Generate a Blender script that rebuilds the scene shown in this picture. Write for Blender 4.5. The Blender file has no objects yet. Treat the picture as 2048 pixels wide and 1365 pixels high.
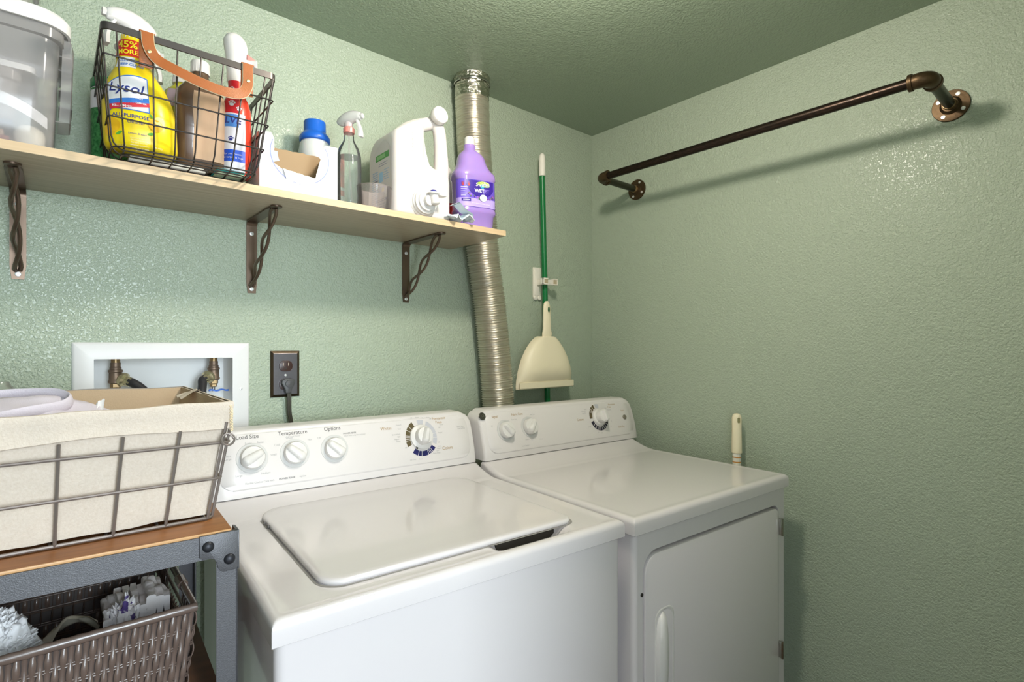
import bpy, bmesh, math, random
from mathutils import Vector, Matrix, noise
random.seed(7)
PI = math.pi
S = bpy.context.scene
COL = S.collection

# ------------------------------------------------------------------ camera, world, lights, exposure
CAMZ = 1.262
cd = bpy.data.cameras.new('camera'); cam = bpy.data.objects.new('camera', cd); COL.objects.link(cam)
cam.location = (0, 0, CAMZ); cam.rotation_euler = (PI/2, 0, math.radians(49.35 - 90))
cd.sensor_width = 36; cd.lens = 1070/2048*36; cd.shift_y = 9.5/2048; cd.clip_start = 0.01
S.camera = cam
S.view_settings.view_transform = 'Standard'; S.view_settings.look = 'None'
S.view_settings.gamma = 1; S.view_settings.use_curve_mapping = False
S.view_settings.exposure = 0.35
W = bpy.data.worlds.new('world'); S.world = W; W.use_nodes = True
W.node_tree.nodes['Background'].inputs[0].default_value = (0.8, 0.9, 1, 1)
W.node_tree.nodes['Background'].inputs[1].default_value = 1.9

def area(name, loc, target, sx, sy, power, color, shape='RECTANGLE', spread=PI):
    l = bpy.data.lights.new(name, 'AREA'); l.shape = shape; l.size = sx
    if shape in ('RECTANGLE', 'ELLIPSE'): l.size_y = sy
    l.energy = power; l.color = color; l.spread = spread
    o = bpy.data.objects.new(name, l); COL.objects.link(o); o.location = loc
    o.rotation_euler = (Vector(target) - Vector(loc)).to_track_quat('-Z', 'Y').to_euler()
    return o
pl_ = bpy.data.lights.new('ceiling_lamp_light', 'POINT'); pl_.energy = 19; pl_.shadow_soft_size = .05; pl_.color = (1, .92, .82)
plo = bpy.data.objects.new('ceiling_lamp_light', pl_); COL.objects.link(plo); plo.location = (.71, .62, 2.025)
area('hall_daylight', (.22, -1.75, 1.35), (.2, 1.4, 1.3), .55, 1.1, 43, (.82, .93, 1))

# ------------------------------------------------------------------ materials
def lin(h):
    if isinstance(h, str):
        h = h.lstrip('#'); c = [int(h[i:i+2], 16)/255 for i in (0, 2, 4)]
    else: c = [v/255 for v in h]
    return tuple((v/12.92 if v <= .04045 else ((v+.055)/1.055)**2.4) for v in c) + (1,)
def nd(nt, t, **kw):
    n = nt.nodes.new(t)
    for k, v in kw.items():
        if k in n.inputs: n.inputs[k].default_value = v
        else: setattr(n, k, v)
    return n
def mat(name, col, rough=.5, metal=0, bump=None, vary=None, spec=.5, coat=0, trans=0, alpha=1, sss=0, ior=1.45, stretch=None):
    """bump=(scale, distance, detail); vary=(scale, colour2, contrast)"""
    m = bpy.data.materials.new(name); m.use_nodes = True; nt = m.node_tree
    b = nt.nodes['Principled BSDF']; b.inputs['Base Color'].default_value = lin(col)
    b.inputs['Roughness'].default_value = rough; b.inputs['Metallic'].default_value = metal
    b.inputs['Specular IOR Level'].default_value = spec; b.inputs['Coat Weight'].default_value = coat
    b.inputs['Transmission Weight'].default_value = trans; b.inputs['IOR'].default_value = ior
    b.inputs['Alpha'].default_value = alpha
    if sss: b.inputs['Subsurface Weight'].default_value = sss; b.inputs['Subsurface Scale'].default_value = .01
    tc = nd(nt, 'ShaderNodeTexCoord'); src = tc.outputs['Object']
    if stretch:
        mp = nd(nt, 'ShaderNodeMapping'); mp.inputs['Scale'].default_value = stretch
        nt.links.new(src, mp.inputs['Vector']); src = mp.outputs[0]
    if vary:
        n = nd(nt, 'ShaderNodeTexNoise', Scale=vary[0], Detail=4.0); nt.links.new(src, n.inputs['Vector'])
        r = nd(nt, 'ShaderNodeValToRGB'); k = vary[2] if len(vary) > 2 else .2
        r.color_ramp.elements[0].position = .5-k; r.color_ramp.elements[1].position = .5+k
        r.color_ramp.elements[0].color = lin(col); r.color_ramp.elements[1].color = lin(vary[1])
        nt.links.new(n.outputs['Fac'], r.inputs[0]); nt.links.new(r.outputs[0], b.inputs['Base Color'])
    if bump:
        n = nd(nt, 'ShaderNodeTexNoise', Scale=float(bump[0]), Detail=float(bump[2] if len(bump) > 2 else 2)); nt.links.new(src, n.inputs['Vector'])
        bp = nd(nt, 'ShaderNodeBump', Distance=bump[1], Strength=1.0)
        nt.links.new(n.outputs['Fac'], bp.inputs['Height']); nt.links.new(bp.outputs[0], b.inputs['Normal'])
    return m
def clear_mat(name, tint, milk, see, rough=.12):
    """thin translucent plastic: transparent + milky diffuse/translucent + gloss"""
    m = bpy.data.materials.new(name); m.use_nodes = True; nt = m.node_tree
    nt.nodes.remove(nt.nodes['Principled BSDF']); out = nt.nodes['Material Output']
    t = nd(nt, 'ShaderNodeBsdfTransparent', Color=lin(tint)); d = nd(nt, 'ShaderNodeBsdfDiffuse', Color=lin(milk))
    tr = nd(nt, 'ShaderNodeBsdfTranslucent', Color=lin(milk)); a = nd(nt, 'ShaderNodeMixShader', Fac=.45)
    nt.links.new(d.outputs[0], a.inputs[1]); nt.links.new(tr.outputs[0], a.inputs[2])
    mx = nd(nt, 'ShaderNodeMixShader', Fac=see); nt.links.new(a.outputs[0], mx.inputs[1]); nt.links.new(t.outputs[0], mx.inputs[2])
    g = nd(nt, 'ShaderNodeBsdfGlossy', Roughness=rough); lw = nd(nt, 'ShaderNodeFresnel', IOR=1.3)
    m2 = nd(nt, 'ShaderNodeMixShader'); nt.links.new(lw.outputs[0], m2.inputs[0])
    nt.links.new(mx.outputs[0], m2.inputs[1]); nt.links.new(g.outputs[0], m2.inputs[2]); nt.links.new(m2.outputs[0], out.inputs[0])
    return m
def paint(name, col, dist=.0011, scale=195, rough=.32):
    """eggshell paint over orange-peel drywall texture"""
    m = bpy.data.materials.new(name); m.use_nodes = True; nt = m.node_tree
    b = nt.nodes['Principled BSDF']; b.inputs['Base Color'].default_value = lin(col); b.inputs['Roughness'].default_value = rough
    b.inputs['Specular IOR Level'].default_value = .5
    tc = nd(nt, 'ShaderNodeTexCoord')
    n1 = nd(nt, 'ShaderNodeTexNoise', Scale=float(scale), Detail=2.5, Roughness=.5, Distortion=.3); n2 = nd(nt, 'ShaderNodeTexNoise', Scale=40.0, Detail=2.0)
    for n in (n1, n2): nt.links.new(tc.outputs['Object'], n.inputs['Vector'])
    mr = nd(nt, 'ShaderNodeMapRange'); mr.inputs[1].default_value = .35; mr.inputs[2].default_value = .62
    nt.links.new(n1.outputs['Fac'], mr.inputs[0])
    ad = nd(nt, 'ShaderNodeMath', operation='ADD'); nt.links.new(mr.outputs[0], ad.inputs[0]); nt.links.new(n2.outputs['Fac'], ad.inputs[1])
    bp = nd(nt, 'ShaderNodeBump', Distance=dist, Strength=1.0); nt.links.new(ad.outputs[0], bp.inputs['Height'])
    nt.links.new(bp.outputs[0], b.inputs['Normal'])
    return m
def wood(name, c1, c2, sc=(2, 30, 30), rough=.45, k=.22):
    m = mat(name, c1, rough, vary=(3.0, c2, k), stretch=sc)
    return m
M = {}
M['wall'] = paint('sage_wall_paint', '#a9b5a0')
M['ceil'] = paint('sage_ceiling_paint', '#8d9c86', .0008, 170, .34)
M['white'] = mat('white_enamel', '#dad4d4', .17, coat=.3)
M['white_pl'] = mat('white_plastic', '#e0dcd8', .32)
M['console'] = mat('console_plastic', '#dfd9d6', .3)
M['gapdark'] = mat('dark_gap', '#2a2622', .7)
M['print_grey'] = mat('grey_print', '#6f6b68', .5)
M['print_lt'] = mat('pale_grey_print', '#a9a6a4', .5)
M['print_or'] = mat('tan_print', '#b08f5a', .5)
M['arc_brown'] = mat('brown_arc_print', '#5d5135', .4)
M['arc_navy'] = mat('navy_arc_print', '#23235e', .4)
M['arc_grey'] = mat('grey_arc_print', '#c3c2c8', .4)
M['ringgrey'] = mat('grey_ring', '#cfcdca', .4)
M['chrome'] = mat('chrome', '#b8b6b0', .18, 1)
M['steel_screw'] = mat('screw_steel', '#dcdcda', .3, .6)
M['oak'] = wood('pale_oak_laminate', '#b9aa94', '#9f8f79', (1.5, 40, 40), .42, .25)
M['oak_edge'] = wood('pale_oak_edge', '#dfc5a0', '#cdb08a', (1.5, 40, 60), .5, .25)
M['rustic'] = wood('rustic_brown_board', '#a06a3c', '#6e4426', (2.2, 16, 16), .34, .26)
M['rustic_edge'] = mat('board_edge_band', '#c99c6c', .4)
M['rustic_dark'] = wood('lower_rustic_board', '#5e3c26', '#3d2618', (2.2, 16, 16), .4, .26)
M['hammer'] = mat('hammered_grey_steel', '#5d5d60', .42, .45, bump=(900, .0003, 2))
M['hammer_dk'] = mat('dark_steel', '#2f3035', .45, .5)
M['bronze'] = mat('oil_rubbed_bronze', '#6b5a4d', .36, .75)
M['pipe'] = mat('black_steel_pipe', '#231e1b', .32, .8, vary=(30, '#3e3026', .15), stretch=(30, 3, 30))
M['fit'] = mat('malleable_fitting', '#54432f', .42, .8, bump=(160, .0003))
M['armgreen'] = mat('pipe_arm_steel', '#454538', .34, .85)
M['foil'] = mat('aluminium_foil_duct', '#ded8cb', .32, .9, bump=(60, .0003, 3))
M['foiltape'] = mat('crinkled_foil_tape', '#d2cdc0', .16, 1, bump=(110, .004, 4))
M['green'] = mat('green_pole', '#12713a', .3)
M['cream'] = mat('cream_plastic', '#efe3c4', .4)
M['creamw'] = mat('pale_plastic', '#efe9dc', .4)
M['orange'] = mat('orange_stripe', '#d08a2c', .5)
M['linen'] = mat('natural_linen', '#dacdbe', .9, bump=(500, .0006, 3), vary=(300, '#d0c1b0', .25))
M['linen_in'] = mat('linen_inside', '#c2a98c', .9, bump=(500, .0006, 3))
M['wire'] = mat('basket_wire_grey', '#8b817b', .35, .6)
M['wirek'] = mat('basket_wire_black', '#3f3a37', .4, .5)
M['rimk'] = mat('black_metal_rim', '#55504d', .38, .6)
M['leather'] = mat('tan_leather', '#a55d28', .42, bump=(400, .0003), vary=(40, '#9a5523', .3))
M['stitch'] = mat('cream_piping', '#e8d4ae', .6)
M['brassr'] = mat('rivet_brass', '#d9c896', .3, .9)
M['wicker'] = mat('brown_resin_wicker', '#5c4d46', .24, 0, vary=(60, '#6b5a51', .3), coat=.2)
M['lav'] = mat('lavender_mesh_fabric', '#d3cad3', .85, bump=(700, .0005))
M['red'] = mat('red_plastic', '#d8382c', .3)
M['pinkred'] = mat('salmon_plastic', '#e78f85', .35)
M['yellow'] = mat('yellow_plastic', '#f2d51c', .28)
M['blue'] = mat('blue_cap_plastic', '#1f62c4', .32)
M['navy'] = mat('navy_ink', '#2a2f7a', .45)
M['skyblue'] = mat('light_blue_ink', '#a9cbe8', .5)
M['ink_blue'] = mat('blue_ink', '#3c6fc0', .45)
M['paper'] = mat('white_label', '#eceaea', .5)
M['brass'] = mat('brass_valve', '#a08763', .35, .8)
M['bronzev'] = mat('cast_bronze', '#857262', .48, .7)
M['goldnut'] = mat('yellow_zinc_nut', '#c9c09c', .25, .85)
M['rubber'] = mat('black_rubber', '#2c2b2d', .5)
M['plate'] = mat('brushed_bronze_plate', '#6d6a6e', .3, .8, stretch=(3, 3, 200), bump=(5, .0002))
M['plate_edge'] = mat('plate_edge_bronze', '#54493a', .3, .85)
M['recept'] = mat('brown_receptacle', '#3d2a26', .35)

# ------------------------------------------------------------------ mesh builder
class MB:
    def __init__(s): s.v = []; s.f = []; s.m = []; s.cur = 0
    def mi(s, k): s.cur = k; return s
    def add(s, vs, fs, m=None):
        n = len(s.v); s.v += [tuple(v) for v in vs]
        for f in fs: s.f.append([i+n for i in f]); s.m.append(s.cur if m is None else m)
        return s
    def bm(s, b, m=None, X=None):
        b.verts.ensure_lookup_table()
        for i, v in enumerate(b.verts): v.index = i
        s.add([(X @ v.co) if X else v.co for v in b.verts], [[v.index for v in f.verts] for f in b.faces], m); b.free(); return s
    def box(s, c, size, r=0, seg=2, m=None, X=None):
        b = bmesh.new(); bmesh.ops.create_cube(b, size=1)
        for v in b.verts: v.co = Vector((v.co.x*size[0], v.co.y*size[1], v.co.z*size[2]))
        if r > 0: bmesh.ops.bevel(b, geom=b.edges[:], offset=r, segments=seg, profile=.5, affect='EDGES')
        T = Matrix.Translation(c)
        return s.bm(b, m, (X @ T) if X else T)
    def bx(s, a, b_, r=0, seg=2, m=None, X=None):
        c = [(a[i]+b_[i])/2 for i in range(3)]; z = [abs(b_[i]-a[i]) for i in range(3)]
        return s.box(c, z, r, seg, m, X)
    def rings(s, R, closed=True, cap0=True, cap1=True, m=None, loop=False):
        n = len(R[0]); vs = [p for r in R for p in r]; fs = []
        K = len(R)
        for k in range(K if loop else K-1):
            a = k*n; b = ((k+1) % K)*n
            for i in range(n if closed else n-1):
                j = (i+1) % n; fs.append([a+i, a+j, b+j, b+i])
        if cap0 and not loop: fs.append(list(range(n))[::-1])
        if cap1 and not loop: fs.append([(K-1)*n+i for i in range(n)])
        return s.add(vs, fs, m)
    def grid(s, R, m=None): return s.rings(R, closed=False, cap0=False, cap1=False, m=m)
    def lathe(s, prof, X=None, n=32, m=None, cap0=True, cap1=True, flute=None):
        R = []
        for k, (r, z) in enumerate(prof):
            ring = []
            for i in range(n):
                a = 2*PI*i/n; rr = r
                if flute and flute[0] <= k <= flute[1] and i % 2: rr = r*flute[2]
                p = Vector((rr*math.cos(a), rr*math.sin(a), z)); ring.append((X @ p) if X else p)
            R.append(ring)
        return s.rings(R, True, cap0, cap1, m)
    def tube(s, pts, r, n=8, closed=False, m=None, cap=True, flat=None):
        pts = [Vector(p) for p in pts]; N = len(pts); R = []
        T = []
        for i in range(N):
            a = pts[(i-1) % N] if (closed or i) else pts[i]; b = pts[(i+1) % N] if (closed or i < N-1) else pts[i]
            T.append((b-a).normalized())
        up = Vector((0, 0, 1)) if abs(T[0].z) < .9 else Vector((1, 0, 0))
        u = (up - T[0]*up.dot(T[0])).normalized()
        for i in range(N):
            u = (u - T[i]*u.dot(T[i])).normalized(); w = T[i].cross(u)
            rr = r[i] if isinstance(r, (list, tuple)) else r
            f0, f1 = flat if flat else (1, 1)
            R.append([pts[i] + u*(rr*f0*math.cos(2*PI*k/n)) + w*(rr*f1*math.sin(2*PI*k/n)) for k in range(n)])
        return s.rings(R, True, cap, cap, m, loop=closed)
    def prism(s, poly, t0, t1, X=None, m=None, bev=0):
        """poly in xy, extruded t0..t1 in z, X maps"""
        ar = sum(poly[i][0]*poly[(i+1) % len(poly)][1]-poly[(i+1) % len(poly)][0]*poly[i][1] for i in range(len(poly)))
        if ar < 0: poly = poly[::-1]
        def ins(d):
            out = []; n = len(poly)
            for i in range(n):
                p0, p, p1 = Vector(poly[i-1]), Vector(poly[i]), Vector(poly[(i+1) % n])
                a = (p-p0); b = (p1-p)
                if a.length < 1e-9 or b.length < 1e-9: out.append(p.copy()); continue
                a.normalize(); b.normalize(); na = Vector((-a.y, a.x)); nb = Vector((-b.y, b.x)); q = na+nb
                if q.length < 1e-6: q = na
                q.normalize(); k = max(.35, q.dot(na)); out.append(p + q*(d/k))
            return out
        L = [(0, t0), (0, t1)]
        if bev: L = [(0, t0), (0, t1-bev), (bev*.3, t1-bev*.3), (bev, t1)]
        R = []
        for d, z in L:
            q = ins(d) if d else [Vector(p) for p in poly]
            ring = [Vector((p.x, p.y, z)) for p in q]; R.append([(X @ v) if X else v for v in ring])
        return s.rings(R, True, True, True, m)
    def warp(s, fn, start=0):
        for i in range(start, len(s.v)): s.v[i] = tuple(fn(Vector(s.v[i])))
        return s
def rrect(x0, y0, x1, y1, r, n=6, rs=None):
    rs = rs or (r, r, r, r); P = []
    for (cx, cy, a0, q) in ((x1-rs[0], y0+rs[0], -90, rs[0]), (x1-rs[1], y1-rs[1], 0, rs[1]), (x0+rs[2], y1-rs[2], 90, rs[2]), (x0+rs[3], y0+rs[3], 180, rs[3])):
        if q < 1e-6: P.append((cx, cy)); continue
        for k in range(n+1):
            a = math.radians(a0+90*k/n); P.append((cx+q*math.cos(a), cy+q*math.sin(a)))
    return P
def frame(o, x, y, z=None):
    x = Vector(x).normalized(); y = Vector(y); y = (y-x*y.dot(x)).normalized(); z = x.cross(y)
    return Matrix(((x.x, y.x, z.x, o[0]), (x.y, y.y, z.y, o[1]), (x.z, y.z, z.z, o[2]), (0, 0, 0, 1)))
def axis(o, d):
    """matrix placing local +z along d at o"""
    return Matrix.Translation(o) @ Vector(d).to_track_quat('Z', 'Y').to_matrix().to_4x4()
def catmull(P, k=6, closed=False):
    P = [Vector(p) for p in P]; n = len(P); out = []
    rng = range(n) if closed else range(n-1)
    for i in rng:
        p0 = P[(i-1) % n] if closed or i else P[0]*2-P[1]
        p1 = P[i]; p2 = P[(i+1) % n]; p3 = P[(i+2) % n] if closed or i+2 < n else P[-1]*2-P[-2]
        for j in range(k):
            t = j/k; out.append(.5*((2*p1)+(p2-p0)*t+(2*p0-5*p1+4*p2-p3)*t*t+(3*p1-p0-3*p2+p3)*t**3))
    if not closed: out.append(P[-1])
    return out
def lerp(a, b, t): return a+(b-a)*t

_tc = {}
def text_geo(st, size=1, shear=0, bold=0, align='CENTER', space=1):
    key = (st, size, shear, bold, align, space)
    if key not in _tc:
        c = bpy.data.curves.new('t', 'FONT'); c.body = st; c.size = size; c.shear = shear; c.offset = bold*size; c.align_x = align; c.align_y = 'CENTER'
        c.resolution_u = 3; c.space_character = space
        o = bpy.data.objects.new('t', c); COL.objects.link(o)
        me = bpy.data.meshes.new_from_object(o.evaluated_get(bpy.context.evaluated_depsgraph_get()))
        _tc[key] = ([v.co.copy() for v in me.vertices], [list(p.vertices) for p in me.polygons])
        bpy.data.objects.remove(o); bpy.data.curves.remove(c); bpy.data.meshes.remove(me)
    return _tc[key]
def put_text(mb, st, size, fn, x=0, y=0, m=None, **kw):
    vs, fs = text_geo(st, size, **kw)
    n = len(mb.v); mb.add([fn(v.x+x, v.y+y) for v in vs], fs, m); return mb

def thing(name, label, cat, loc=(0, 0, 0), rz=0, group=None):
    o = bpy.data.objects.new(name, None); COL.objects.link(o); o.empty_display_size = .05
    o.location = loc; o.rotation_euler = (0, 0, rz); o['label'] = label; o['category'] = cat
    if group: o['group'] = group
    o['_m'] = [c for r in (Matrix.Translation(loc) @ Matrix.Rotation(rz, 4, 'Z')) for c in r]
    return o
def rootm(p):
    while p is not None and '_m' not in p: p = p.parent
    if p is None: return Matrix.Identity(4)
    f = list(p['_m']); return Matrix([f[i*4:i*4+4] for i in range(4)])
def obj(name, mb, mats, parent=None, world=True, ang=35, origin=None):
    if not isinstance(mats, (list, tuple)): mats = [mats]
    me = bpy.data.meshes.new(name); vs = mb.v
    if parent is not None and world:
        inv = rootm(parent).inverted(); vs = [inv @ Vector(v) for v in vs]
    if origin: vs = [Vector(v)-Vector(origin) for v in vs]
    me.from_pydata([tuple(v) for v in vs], [], mb.f)
    for m in mats: me.materials.append(M[m] if isinstance(m, str) else m)
    me.polygons.foreach_set('material_index', [min(k, len(mats)-1) for k in mb.m])
    b = bmesh.new(); b.from_mesh(me)
    bmesh.ops.remove_doubles(b, verts=b.verts, dist=1e-6)
    bmesh.ops.recalc_face_normals(b, faces=b.faces); b.to_mesh(me); b.free()
    me.polygons.foreach_set('use_smooth', [True]*len(me.polygons))
    if ang < 180: me.set_sharp_from_angle(angle=math.radians(ang))
    me.update()
    o = bpy.data.objects.new(name, me); COL.objects.link(o)
    if parent is not None: o.parent = parent
    if origin: o.location = origin
    return o
def tag(o, label, cat, group=None):
    o['label'] = label; o['category'] = cat
    if group: o['group'] = group
    return o
def struct(name, mb, mats, **kw):
    o = obj(name, mb, mats, **kw); o['kind'] = 'structure'; return o

# ------------------------------------------------------------------ the room
WX, WY, CZ, LX, RY = 1.70, 1.47, 2.133, -1.05, -.32
UB = (.066, .342, 1.055, 1.234)      # opening of the recessed valve box
w = MB()
for a, b_ in (((LX, WY, 0), (UB[0], WY+.12, CZ)), ((UB[1], WY, 0), (WX, WY+.12, CZ)), ((UB[0], WY, 0), (UB[1], WY+.12, UB[2])), ((UB[0], WY, UB[3]), (UB[1], WY+.12, CZ))): w.bx(a, b_)
struct('wall_back', w, 'wall')
struct('wall_right', MB().bx((WX, RY-.1, 0), (WX+.1, WY+.12, CZ)), 'wall')
struct('wall_left', MB().bx((LX-.1, RY-.1, 0), (LX, WY+.12, CZ)), 'wall')
w = MB()                              # wall with the open doorway the picture is taken from
for a, b_ in (((LX, RY-.1, 0), (-.50, RY, CZ)), ((.50, RY-.1, 0), (WX, RY, CZ)), ((-.50, RY-.1, 2.03), (.50, RY, CZ))): w.bx(a, b_)
struct('wall_front', w, 'wall')
w = MB()
for a, b_ in (((-.57, RY-.001, 0), (-.50, RY+.012, 2.10)), ((.50, RY-.001, 0), (.57, RY+.012, 2.10)), ((-.50, RY-.001, 2.03), (.50, RY+.012, 2.10))): w.bx(a, b_)
struct('trim_1', w, 'white_pl')
struct('floor', MB().bx((LX-.1, -2.4, -.05), (WX+.1, WY+.12, 0)), wood('floor_boards', '#6b5440', '#4d3a2b', (2, 12, 12), .5))
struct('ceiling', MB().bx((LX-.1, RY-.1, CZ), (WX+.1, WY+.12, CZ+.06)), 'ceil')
w = MB(); w.bx((WX-.012, RY, 0), (WX, WY, .09), .003); struct('baseboard_right', w, 'white_pl')
w = MB(); w.bx((LX, WY-.012, 0), (WX-.012, WY, .09), .003); struct('baseboard_back', w, 'white_pl')
t = thing('ceiling_light', 'round white flush ceiling light above the washing machine', 'light', (.71, .60, CZ))
obj('lamp_housing', MB().lathe([(.10, 2.133), (.10, 2.105), (.092, 2.10), (.08, 2.10)], Matrix.Translation((.71, .60, 0)), cap1=False), 'white_pl', t)
e = bpy.data.materials.new('lamp_diffuser_glow'); e.use_nodes = True
e.node_tree.nodes['Principled BSDF'].inputs['Emission Color'].default_value = (1, .9, .76, 1); e.node_tree.nodes['Principled BSDF'].inputs['Emission Strength'].default_value = 6
obj('lamp_diffuser', MB().lathe([(.09, 2.102), (.085, 2.094), (.06, 2.088), (.001, 2.086)], Matrix.Translation((.71, .60, 0))), e, t)

# ------------------------------------------------------------------ washer and dryer
def smooth(t): t = max(0, min(1, t)); return t*t*(3-2*t)
SEAMY, SEAMZ, TOPZ = .553, .925, 1.070
def cy(z, sy=SEAMY):
    q = max(0, (z-SEAMZ)/(TOPZ-SEAMZ)); return sy+.044*q**1.6
def con_frame(x, z, off=0, sy=SEAMY):
    d = (cy(z+.002, sy)-cy(z-.002, sy))/.004
    n = Vector((0, -1, d)).normalized(); up = Vector((0, d, 1)).normalized()
    o = Vector((x, cy(z, sy), z))+n*off
    return frame(o, (1, 0, 0), up)           # local z = outward? x cross up
def con_map(x0, z0, off, sy=SEAMY):
    def f(x, y):
        z = z0+y; d = (cy(z+.002, sy)-cy(z-.002, sy))/.004; n = Vector((0, -1, d)).normalized()
        return Vector((x0+x, cy(z, sy), z))+n*off
    return f
def console(root, x0, x1, sy=SEAMY, depth=.10):
    mb = MB(); R = []; rt = .036
    zs = [SEAMZ+.001, SEAMZ+.006]+[SEAMZ+.006+(TOPZ-SEAMZ-.006-.010)*k/22 for k in range(1, 23)]
    def xin(z):
        q = z-(TOPZ-rt); return 0 if q <= 0 else rt-math.sqrt(max(0, rt*rt-q*q))
    back = sy+depth
    def row(z, yf, ins, xi):
        a, b = x0+xi, x1-xi; r = .007
        xs = [(a, back), (a, yf+r*1.6), (a+r*.3, yf+r*.5), (a+r, yf)]
        xs += [(a+r+(b-a-2*r)*k/20, yf) for k in range(1, 20)]
        xs += [(b-r, yf), (b-r*.3, yf+r*.5), (b, yf+r*1.6), (b, back)]
        return [(x, y, z) for x, y in xs]
    for z in zs: R.append(row(z, cy(z, sy), 0, xin(z)))
    y1 = cy(TOPZ-.010, sy)
    for a in (30, 60, 90): 
        q = math.radians(a); R.append(row(TOPZ-.010+.010*math.sin(q), y1+.010*(1-math.cos(q)), 0, rt*.9*(.55+.45*(a/90)) if a < 90 else rt*.9))
    R.append(row(TOPZ, back-.002, 0, rt*.9)); mb.grid(R)
    # back
    mb.grid([[r[0] for r in R], [r[-1] for r in R]])
    obj('console', mb, 'console', root, False, 40)
    # raised fascia panel with rounded corners
    mb = MB(); px0, px1, pz0, pz1, r = x0+.018, x1-.018, SEAMZ+.020, TOPZ-.011, .026; R = []
    K = 26
    def inr(z):
        q = max(pz0+r-z, z-(pz1-r), 0); return r-math.sqrt(max(0, r*r-q*q))
    for lay, off in ((0, .0002), (1, .0022)):
        pass
    Z = [pz0+(pz1-pz0)*(.5-.5*math.cos(PI*k/K)) for k in range(K+1)]
    for z in Z:
        i = inr(z); f = con_map(0, z, 0, sy); g = con_map(0, z, .0024, sy)
        a, b = px0+i, px1-i; e_ = .0025
        R.append([f(a, 0)] + [g(a+e_, 0)] + [g(a+e_+(b-a-2*e_)*k/16, 0) for k in range(1, 16)] + [g(b-e_, 0), f(b, 0)])
    R.insert(0, [con_map(0, pz0-.003, 0, sy)(p.x, 0) for p in R[0]]); R.append([con_map(0, pz1+.002, 0, sy)(p.x, 0) for p in R[-1]])
    mb.grid(R); return mb
def knob(root, x, z, r, ang, sy, ring=True, h=.017, lab=None, skirt=None):
    X = con_frame(x, z, .0024, sy) @ Matrix.Rotation(math.radians(ang), 4, 'Z')
    if ring:
        obj('knob_ring', MB().lathe([(r*1.32, 0), (r*1.30, .0008), (r*1.12, .001), (r*1.1, .0002)], X, 40), 'ringgrey', root, False)
    mb = MB()
    if skirt: mb.lathe([(skirt, .0005), (skirt*.98, .004), (r*1.15, .007), (r*1.05, .008)], X, 40)
    z0 = .006 if skirt else .001
    mb.lathe([(r, z0), (r*.99, z0+h*.6), (r*.93, z0+h*.78), (r*.80, z0+h*.84), (.001, z0+h*.86)], X, 40)
    # grip ridge: a tapered bar right across the knob
    R = []
    for k in range(13):
        u = -1+2*k/12; L = r*1.03*u; w = r*(.44-.10*u)*math.sqrt(max(.06, 1-abs(u)**6)); hh = h*(1.25 if abs(u) < .8 else 1.25-.8*(abs(u)-.8)/.2)
        R.append([X @ Vector(p) for p in ((w, L, z0+.002), (w*.85, L, z0+hh*.8), (w*.4, L, z0+hh), (-w*.4, L, z0+hh), (-w*.85, L, z0+hh*.8), (-w, L, z0+.002))])
    mb.rings(R); k = obj('control_knob', mb, 'white_pl', root, False, 45)
    return X
def arc(mb, x, z, r0, r1, a0, a1, sy, m, off=.0029):
    n = max(2, int(abs(a1-a0)/6)); f = con_map(x, z, off, sy)
    mb.grid([[f(r*math.cos(math.radians(a0+(a1-a0)*k/n)), r*math.sin(math.radians(a0+(a1-a0)*k/n))) for k in range(n+1)] for r in (r0, r1)], m)
def deck(root, Wd, Dp, name, lid=False):
    """pressed enamel top: heightfield with rolled edges and a sweep up to the console"""
    mb = MB()
    def h(x, y):
        e = min(x, Wd-x, y); z = .900
        z += smooth((y-.455)/.098)*.0245 if y > .455 else 0
        if y > .455: z = .900+.0245*((y-.455)/.098)**1.7 if y < .553 else .9245
        r = .012
        if e < r: z -= r-math.sqrt(max(0, r*r-(r-e)**2))
        elif lid and y < .46:
            # shallow sunken field inside the rim
            z -= .0025*smooth((e-.014)/.014)
        elif y < .46: z -= .0012*smooth((e-.014)/.012)
        if lid:
            u = (x-.475)/.085; v = (y-.052)/.020
            if abs(u) < 1.2 and abs(v) < 1.6: z -= .028*(1-smooth((abs(u)-.6)/.55))*(1-smooth((abs(v)-.5)/.9))
        return z
    e = [0, .0008, .0025, .005, .0085, .012, .016, .022, .03]
    xs = e+[.03+(Wd-.06)*k/90 for k in range(1, 90)]+[Wd-v for v in e[::-1]]
    ys = e+[.03+(.40-.03)*k/75 for k in range(1, 76)]+[.40+(.57-.40)*k/24 for k in range(1, 25)]
    R = [[(x, y, h(x, y)) for x in xs] for y in ys]
    mb.grid(R)
    zb = .864
    def skirt(line, outer): mb.grid([line, [(p[0], p[1], zb+.002) for p in line], [(p[0]+outer[0]*.003, p[1]+outer[1]*.003, zb) for p in line]])
    skirt(R[0], (0, 1)); skirt([r[0] for r in R], (1, 0)); skirt([r[-1] for r in R], (-1, 0))
    obj(name, mb, 'white', root, False, 40)
def cabinet(root, Wd, Dp, front=True):
    mb = MB(); i = .006
    P = rrect(i, i, Wd-i, Dp, .012, 5, (.014, .003, .003, .014))
    if front:
        mb.prism(P, .02, .864); mb.bx((.02, .03, 0), (Wd-.02, Dp-.02, .03))
        obj('cabinet', mb, 'white', root, False, 40)

t = thing('washing_machine', 'white top-load washing machine with closed lid and blue-and-brown dial', 'washing machine', (.2165, .7327, 0), math.radians(-3.6))
WW = .686
cabinet(t, WW, .66); deck(t, WW, .66, 'top_deck', True)
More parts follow.
